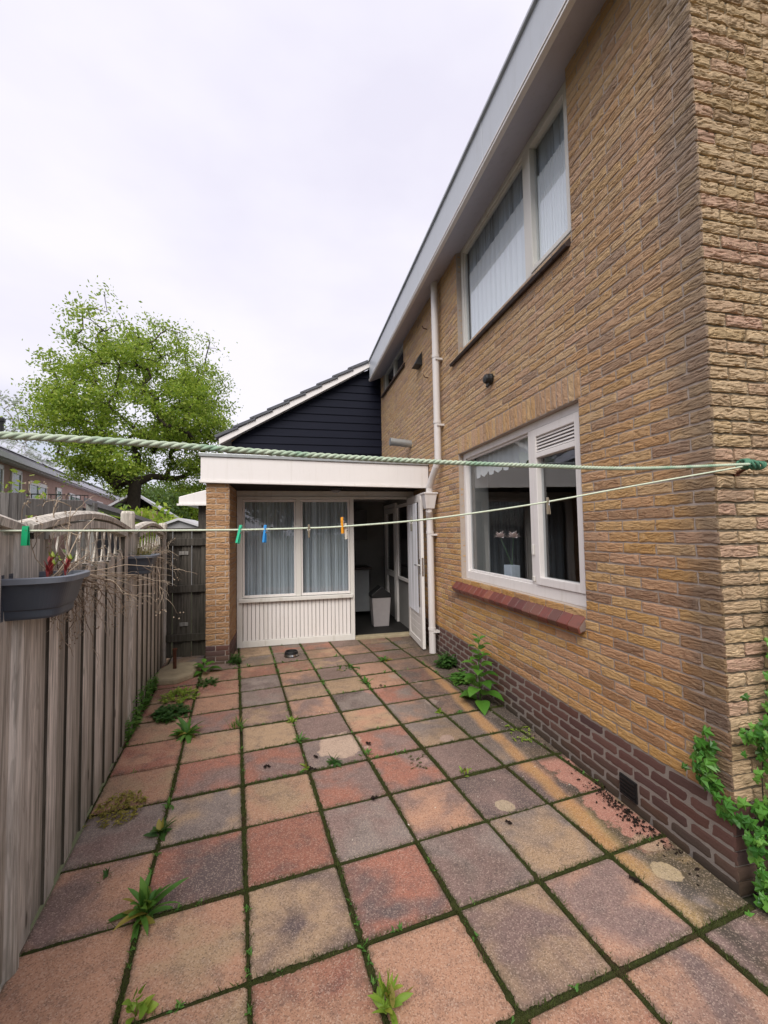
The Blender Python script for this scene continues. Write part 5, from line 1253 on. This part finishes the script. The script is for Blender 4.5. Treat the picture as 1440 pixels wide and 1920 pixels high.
make_tree('tree', tp, 12.2, 3.85, 7.1, 4.3, 3.5, .27, 'large spring green tree standing beyond the fence', 'oak', n_leaf=70000, lsz=.118, seed=4, n_att=560, top_thin=.76, off=(.2, -.1), clump=.27)
make_tree('tree', polar(20, 800, 60)[0], 17, 5.5, 11, 6.5, 6.5, .3, 'pale wispy tree far behind the row houses', 'pale_tree', 'bark_pale', 5200, .28, 6, 260, top_thin=.3)
for i, (x, d, h, lab, mt) in enumerate(((300, 58, 8.0, 'bushy tree between the trunk of the large tree and the porch', 'dark_tree'), (330, 66, 9.6, 'rounded tree just left of the brick pier far away', 'dark_tree'), (360, 62, 7.6, 'lighter green tree far behind the white canopy', 'oak'), (384, 75, 8.6, 'dark far tree touching the porch roof corner', 'dark_tree'), (215, 62, 8.2, 'distant tree at the end of the row houses', 'oak'))):
    p, _ = polar(x, 960, d); make_tree('tree', p, h, h*.42, h*.58, h*.42, h*.40, .22, lab, mt, n_leaf=6000, lsz=.36, seed=60+i, n_att=160, group='trees in the distance', top_thin=.2, clump=.55)
def shrub(name, p, rx_, h, label, mt, n, lsz, seed, z0=0.):
    nr = np.random.default_rng(seed); m_ = MB(); c = nr.normal(size=(n, 3)); c /= np.linalg.norm(c, axis=1)[:, None]; c *= (nr.random(n)**.45)[:, None]; c = c*np.array([rx_, rx_, h/2])*(1+.25*np.sin(c[:, :1]*7)*np.cos(c[:, 1:2]*6)); c += np.array([p.x, p.y, z0+h/2])
    for q in c:
        a = Vector(nr.normal(size=3)).normalized(); b = a.cross(Vector(nr.normal(size=3))).normalized(); s_ = lsz*nr.uniform(.5, 1); q = Vector(q); m_.face([q-a*s_, q+b*s_*.5, q+a*s_, q-b*s_*.5])
    return tag(m_.build(name, M[mt]), label, 'shrub')
shrub('shrub', polar(275, 960, 15)[0], 1.5, 2.45, 'leafy shrub under the large tree behind the shed roof', 'oak', 3600, .13, 71)
shrub('shrub', polar(215, 960, 17)[0], 1.4, 2.5, 'darker shrub left of the tree trunk above the shed', 'dark_tree', 2600, .13, 73)
shrub('shrub', polar(8, 930, 7)[0], .75, 2.45, 'green bush tips showing above the wooden screen', 'oak', 900, .06, 72)
# trees behind the camera, seen in the porch panes
make_tree('tree', (-3.6, -9.5, 0), 8.5, 3.9, 5.4, 3.6, 3.0, .25, 'leafy tree mirrored in the left porch pane', 'dark_tree', n_leaf=14000, lsz=.26, seed=81, n_att=300, group='trees mirrored in the porch panes')
make_tree('tree', (1.2, -15, 0), 6.4, 3.4, 3.9, 2.9, 2.6, .25, 'lower tree mirrored in the porch pane beside the doorway', 'dark_tree', n_leaf=9000, lsz=.3, seed=82, n_att=220, group='trees mirrored in the porch panes')

# ------------------------------------------------------------------ neighbours
HD = V(-.1616, .9869, 0); HN = V(.9869, .1616, 0)
def Hh(t_, o, z): p = HD*t_+HN*o; return V(p.x, p.y, z)
rowh = thing('row_house', Hh(40, -12, 0), 'brown brick row of houses with solar panels on its long roof', 'house')
rb = simple('row_brick', (.42, .28, .235), .9, .2, .2, 3, bump=.3, bscale=30)
fr = lambda t_, o, z: Hh(t_, o, z)
g = MB(); g.box(15, 78, -18, -8.6, 0, 5.2, fr); g.build('wall', rb, rowh)
g = MB(); g.prism([Hh(14.8, -8.1, 5.15), Hh(14.8, -13.9, 8.9), Hh(14.8, -19, 5.2), Hh(14.8, -19, 5.0), Hh(14.8, -13.9, 8.65), Hh(14.8, -8.1, 5.0)], (0, 0, 0), HD*64); g.build('roof', simple('row_roof', (.075, .072, .08), .7, .3), rowh)
g = MB(); g.box(14.8, 78.8, -8.25, -8.05, 4.93, 5.17, fr); g.box(14.8, 78.8, -8.7, -8.25, 4.88, 4.95, fr); g.build('gutter', simple('row_gutter', (.62, .62, .66), .5, .3), rowh)
sp = Mat('solar_glass', .10, .6); sp.color(sp.mix(sp.noise(3, 2), (.36, .36, .42), (.48, .48, .55))); sp.b.inputs['Coat Weight'].default_value = 1.; sp.b.inputs['Coat IOR'].default_value = 1.9
rs = V(0, 0, 0); sl_ = (8.9-5.15)/(13.9-8.1)
for i in range(12):
    for j in range(2):
        g = MB(); a0 = 16+i*4.1+(i//3)*.5; o0 = -8.7-j*2.35; o1 = o0-2.2
        q = [Hh(a0, o0, 5.15+(-8.1-o0)*sl_+.10), Hh(a0+3.9, o0, 5.15+(-8.1-o0)*sl_+.10), Hh(a0+3.9, o1, 5.15+(-8.1-o1)*sl_+.10), Hh(a0, o1, 5.15+(-8.1-o1)*sl_+.10)]
        g.prism(q, (0, 0, -.04), (0, 0, 0)); g.build('solar_panel', sp.m, rowh)
for (t_, o) in ((33, -13.6), (36.2, -13.6)):
    g = MB(); g.lathe([(.22, 0), (.22, .95), (.30, .97), (.30, 1.15), (.16, 1.3), (0, 1.3)], Hh(t_, o, 8.6), 12); g.build('roof_vent', M['black'], rowh)
gw = simple('row_window_glass', (.20, .26, .27), .1, .6)
for (t0, t1, z0, z1) in ((21.2, 23.2, 3.1, 4.75), (24.0, 25.1, 3.1, 4.75), (26.0, 28.4, 3.0, 4.45), (29.9, 30.8, 3.0, 4.5), (32.2, 34.6, 3.0, 4.4), (36.5, 37.6, 3.1, 4.4), (39, 41, 3.1, 4.4), (43, 44, 3.1, 4.4)):
    g = MB(); w = .12
    g.box(t0, t0+w, -8.62, -8.53, z0, z1, fr); g.box(t1-w, t1, -8.62, -8.53, z0, z1, fr); g.box(t0, t1, -8.62, -8.53, z1-w*1.6, z1, fr); g.box(t0, t1, -8.62, -8.53, z0, z0+w, fr)
    if t1-t0 > 1.5: g.box((t0+t1)/2-.05, (t0+t1)/2+.05, -8.62, -8.53, z0, z1, fr)
    wo_ = g.build('window', M['white'], rowh); g = MB(); g.box(t0+w, t1-w, -8.60, -8.57, z0+w, z1-w, fr); g.build('pane', gw, wo_)
far = Hh(38, -4.5, 0)
fh = thing('house', far, 'far house with pale tiled roof behind the large tree', 'house')
g = MB(); g.box(30, 48, -6.0, -3.3, 0, 3.15, fr); g.build('wall', rb, fh)
g = MB(); g.prism([Hh(29.7, -2.9, 3.15), Hh(29.7, -4.6, 4.35), Hh(29.7, -6.4, 3.15), Hh(29.7, -6.4, 3.0), Hh(29.7, -4.6, 4.2), Hh(29.7, -2.9, 3.0)], (0, 0, 0), HD*18.6); g.build('roof', simple('far_roof', (.46, .46, .50), .35, .5), fh)
g = MB(); g.box(29.7, 48.3, -2.92, -2.78, 2.96, 3.12, fr); g.build('gutter', M['zinc'], fh)
# white canopy beyond the pier
cn = thing('canopy', (-1.7, 9.4, 0), 'white fascia canopy on dark boards left of the brick pier', 'canopy')
g = MB(); cx0, cx1, cy = -2.20, -1.06, 9.30
g.mesh([(cx0, cy, 2.19), (cx1, cy, 2.19), (cx1, cy, 2.66), (cx0, cy, 2.34), (cx0+.1, cy+3, 2.19), (cx1, cy+3, 2.19), (cx1, cy+3, 2.66), (cx0+.1, cy+3, 2.34)], [(0, 1, 2, 3), (7, 6, 5, 4), (0, 4, 5, 1), (3, 2, 6, 7), (0, 3, 7, 4), (1, 5, 6, 2)]); g.build('fascia', M['fascia'], cn, bevel=.01)
g = MB(); g.box(cx0-.03, cx1, cy-.03, cy, 2.16, 2.20); g.build('drip_trim', M['white'], cn)
g = MB(); g.box(-1.86, -1.10, cy+.18, cy+2.6, 0, 2.185); g.build('boarded_wall', M['wood_dark'], cn)
# small grey shed
s0, _ = polar(336, 975, 13.5)
gs = thing('garden_shed', s0, 'small grey boarded shed with pointed roof beyond the gate', 'shed')
g = MB(); g.prism([s0+V(-.62, 0, 0), s0+V(.62, 0, 0), s0+V(.62, 0, 1.78), s0+V(0, 0, 2.0), s0+V(-.62, 0, 1.78)], (0, 0, 0), (0, 2, 0)); g.build('wall', simple('grey_boards', (.32, .32, .33), .8, .2), gs)
g = MB(); g.prism([s0+V(-.70, -.1, 1.74), s0+V(0, -.1, 1.99), s0+V(.70, -.1, 1.74), s0+V(.70, -.1, 1.80), s0+V(0, -.1, 2.06), s0+V(-.70, -.1, 1.80)], (0, 0, 0), (0, 2.2, 0)); g.build('roof', simple('pale_shed_roof', (.5, .5, .52), .6, .3), gs)
g = MB()
for i in range(7): g.box(s0.x-.57+i*.17, s0.x-.56+i*.17, s0.y-.006, s0.y-.001, 0, 1.76)
g.build('board_joints', M['wood_dark'], gs)
# low shed with sloping metal roof edge
def pz(x, y, d): p, z = polar(x, y, d); return V(p.x, p.y, z)
ls = thing('lean_to_shed', polar(220, 960, 8.2)[0], 'low shed with grey sheet roof behind the arched fence', 'shed')
a, b = pz(158, 943, 6.6), pz(284, 981, 9.8); dpt = V(-.9, 3.0, .02)
g = MB(); g.mesh([a, b, b+V(0, 0, .07), a+V(0, 0, .07), a+dpt, b+dpt, b+dpt+V(0, 0, .07), a+dpt+V(0, 0, .07)], [(0, 1, 2, 3), (7, 6, 5, 4), (0, 4, 5, 1), (3, 2, 6, 7), (0, 3, 7, 4), (1, 5, 6, 2)]); g.build('roof', simple('grey_sheet_roof', (.34, .35, .37), .6, .3), ls)
g = MB(); a2, b2 = a+V(-.22, .1, 0), b+V(-.22, -.25, 0); g.prism([V(a2.x, a2.y, 0), V(b2.x, b2.y, 0), V(b2.x, b2.y, b.z), V(a2.x, a2.y, a.z)], (-.02, 0, 0), (0, 0, 0)); g.build('wall', simple('slate_blue_boards', (.075, .085, .10), .8, .2), ls)
p0 = pz(172, 960, 6.9); g = MB(); g.box(p0.x-.05, p0.x+.05, p0.y-.05, p0.y+.05, 0, p0.z+.12); g.build('post', M['wood_grey'], ls)
# pergola beam and wooden screen behind the near fence panel
pb_ = thing('pergola', polar(100, 950, 4.6)[0], 'weathered grey pergola beam on a post beyond the fence', 'pergola')
a, b = pz(44, 934, 4.3), pz(156, 938, 5.0); dn_ = (b-a).normalized(); nb_ = V(-dn_.y, dn_.x, 0)
g = MB(); hb = .135; g.mesh([a, b, b+nb_*.06, a+nb_*.06]+[p-V(0, 0, hb) for p in (a, b, b+nb_*.06, a+nb_*.06)], [(0, 1, 2, 3), (7, 6, 5, 4), (0, 4, 5, 1), (1, 5, 6, 2), (2, 6, 7, 3), (3, 7, 4, 0)]); g.build('beam', M['wood_grey'], pb_, bevel=.005)
g = MB(); e = b-dn_*.1; g.box(e.x-.05, e.x+.05, e.y+.02, e.y+.12, 0, e.z-.136); g.build('post', M['wood_grey'], pb_)
g = MB(); q0, q1 = a+nb_*1.6, b+nb_*1.6; g.mesh([V(q0.x, q0.y, 0), V(q1.x, q1.y, 0), V(q1.x, q1.y, 1.86), V(q0.x, q0.y, 1.86)], [(0, 1, 2, 3)]); g.mesh([V(q0.x, q0.y, 1.87), V(q1.x, q1.y, 1.87), b-V(0, 0, .01), a-V(0, 0, .01)], [(0, 1, 2, 3)]); g.build('dark_void_sheet', M['felt'], pb_)  # dark sheets standing in for the shaded void below the beam
ws = thing('wooden_screen', polar(20, 950, 3.9)[0], 'grey vertical board screen standing above the near fence', 'screen')
g = MB(); a, b = pz(-120, 922, 3.4), pz(50, 924, 3.75); n = 9
for i in range(n):
    p, q = a.lerp(b, i/n), a.lerp(b, (i+.94)/n); tk = V(-.02, .02, 0); g.mesh([V(p.x, p.y, 0), V(q.x, q.y, 0), q, p, V(p.x, p.y, 0)+tk, V(q.x, q.y, 0)+tk, q+tk, p+tk], [(0, 1, 2, 3), (7, 6, 5, 4), (3, 2, 6, 7), (1, 5, 6, 2), (0, 3, 7, 4)])
g.build('boards', M['wood_grey'], ws)
# balcony railing seen before the row houses
br = MB(); a, b = pz(45, 926, 14), pz(165, 929, 19)
br.tube([a, b], .018, 6)
for i in range(13): p = a.lerp(b, i/12); br.tube([p, V(p.x, p.y, p.z-.9)], .012, 5)
tag(br.build('railing', M['black']), 'thin black railing in front of the row houses', 'railing')
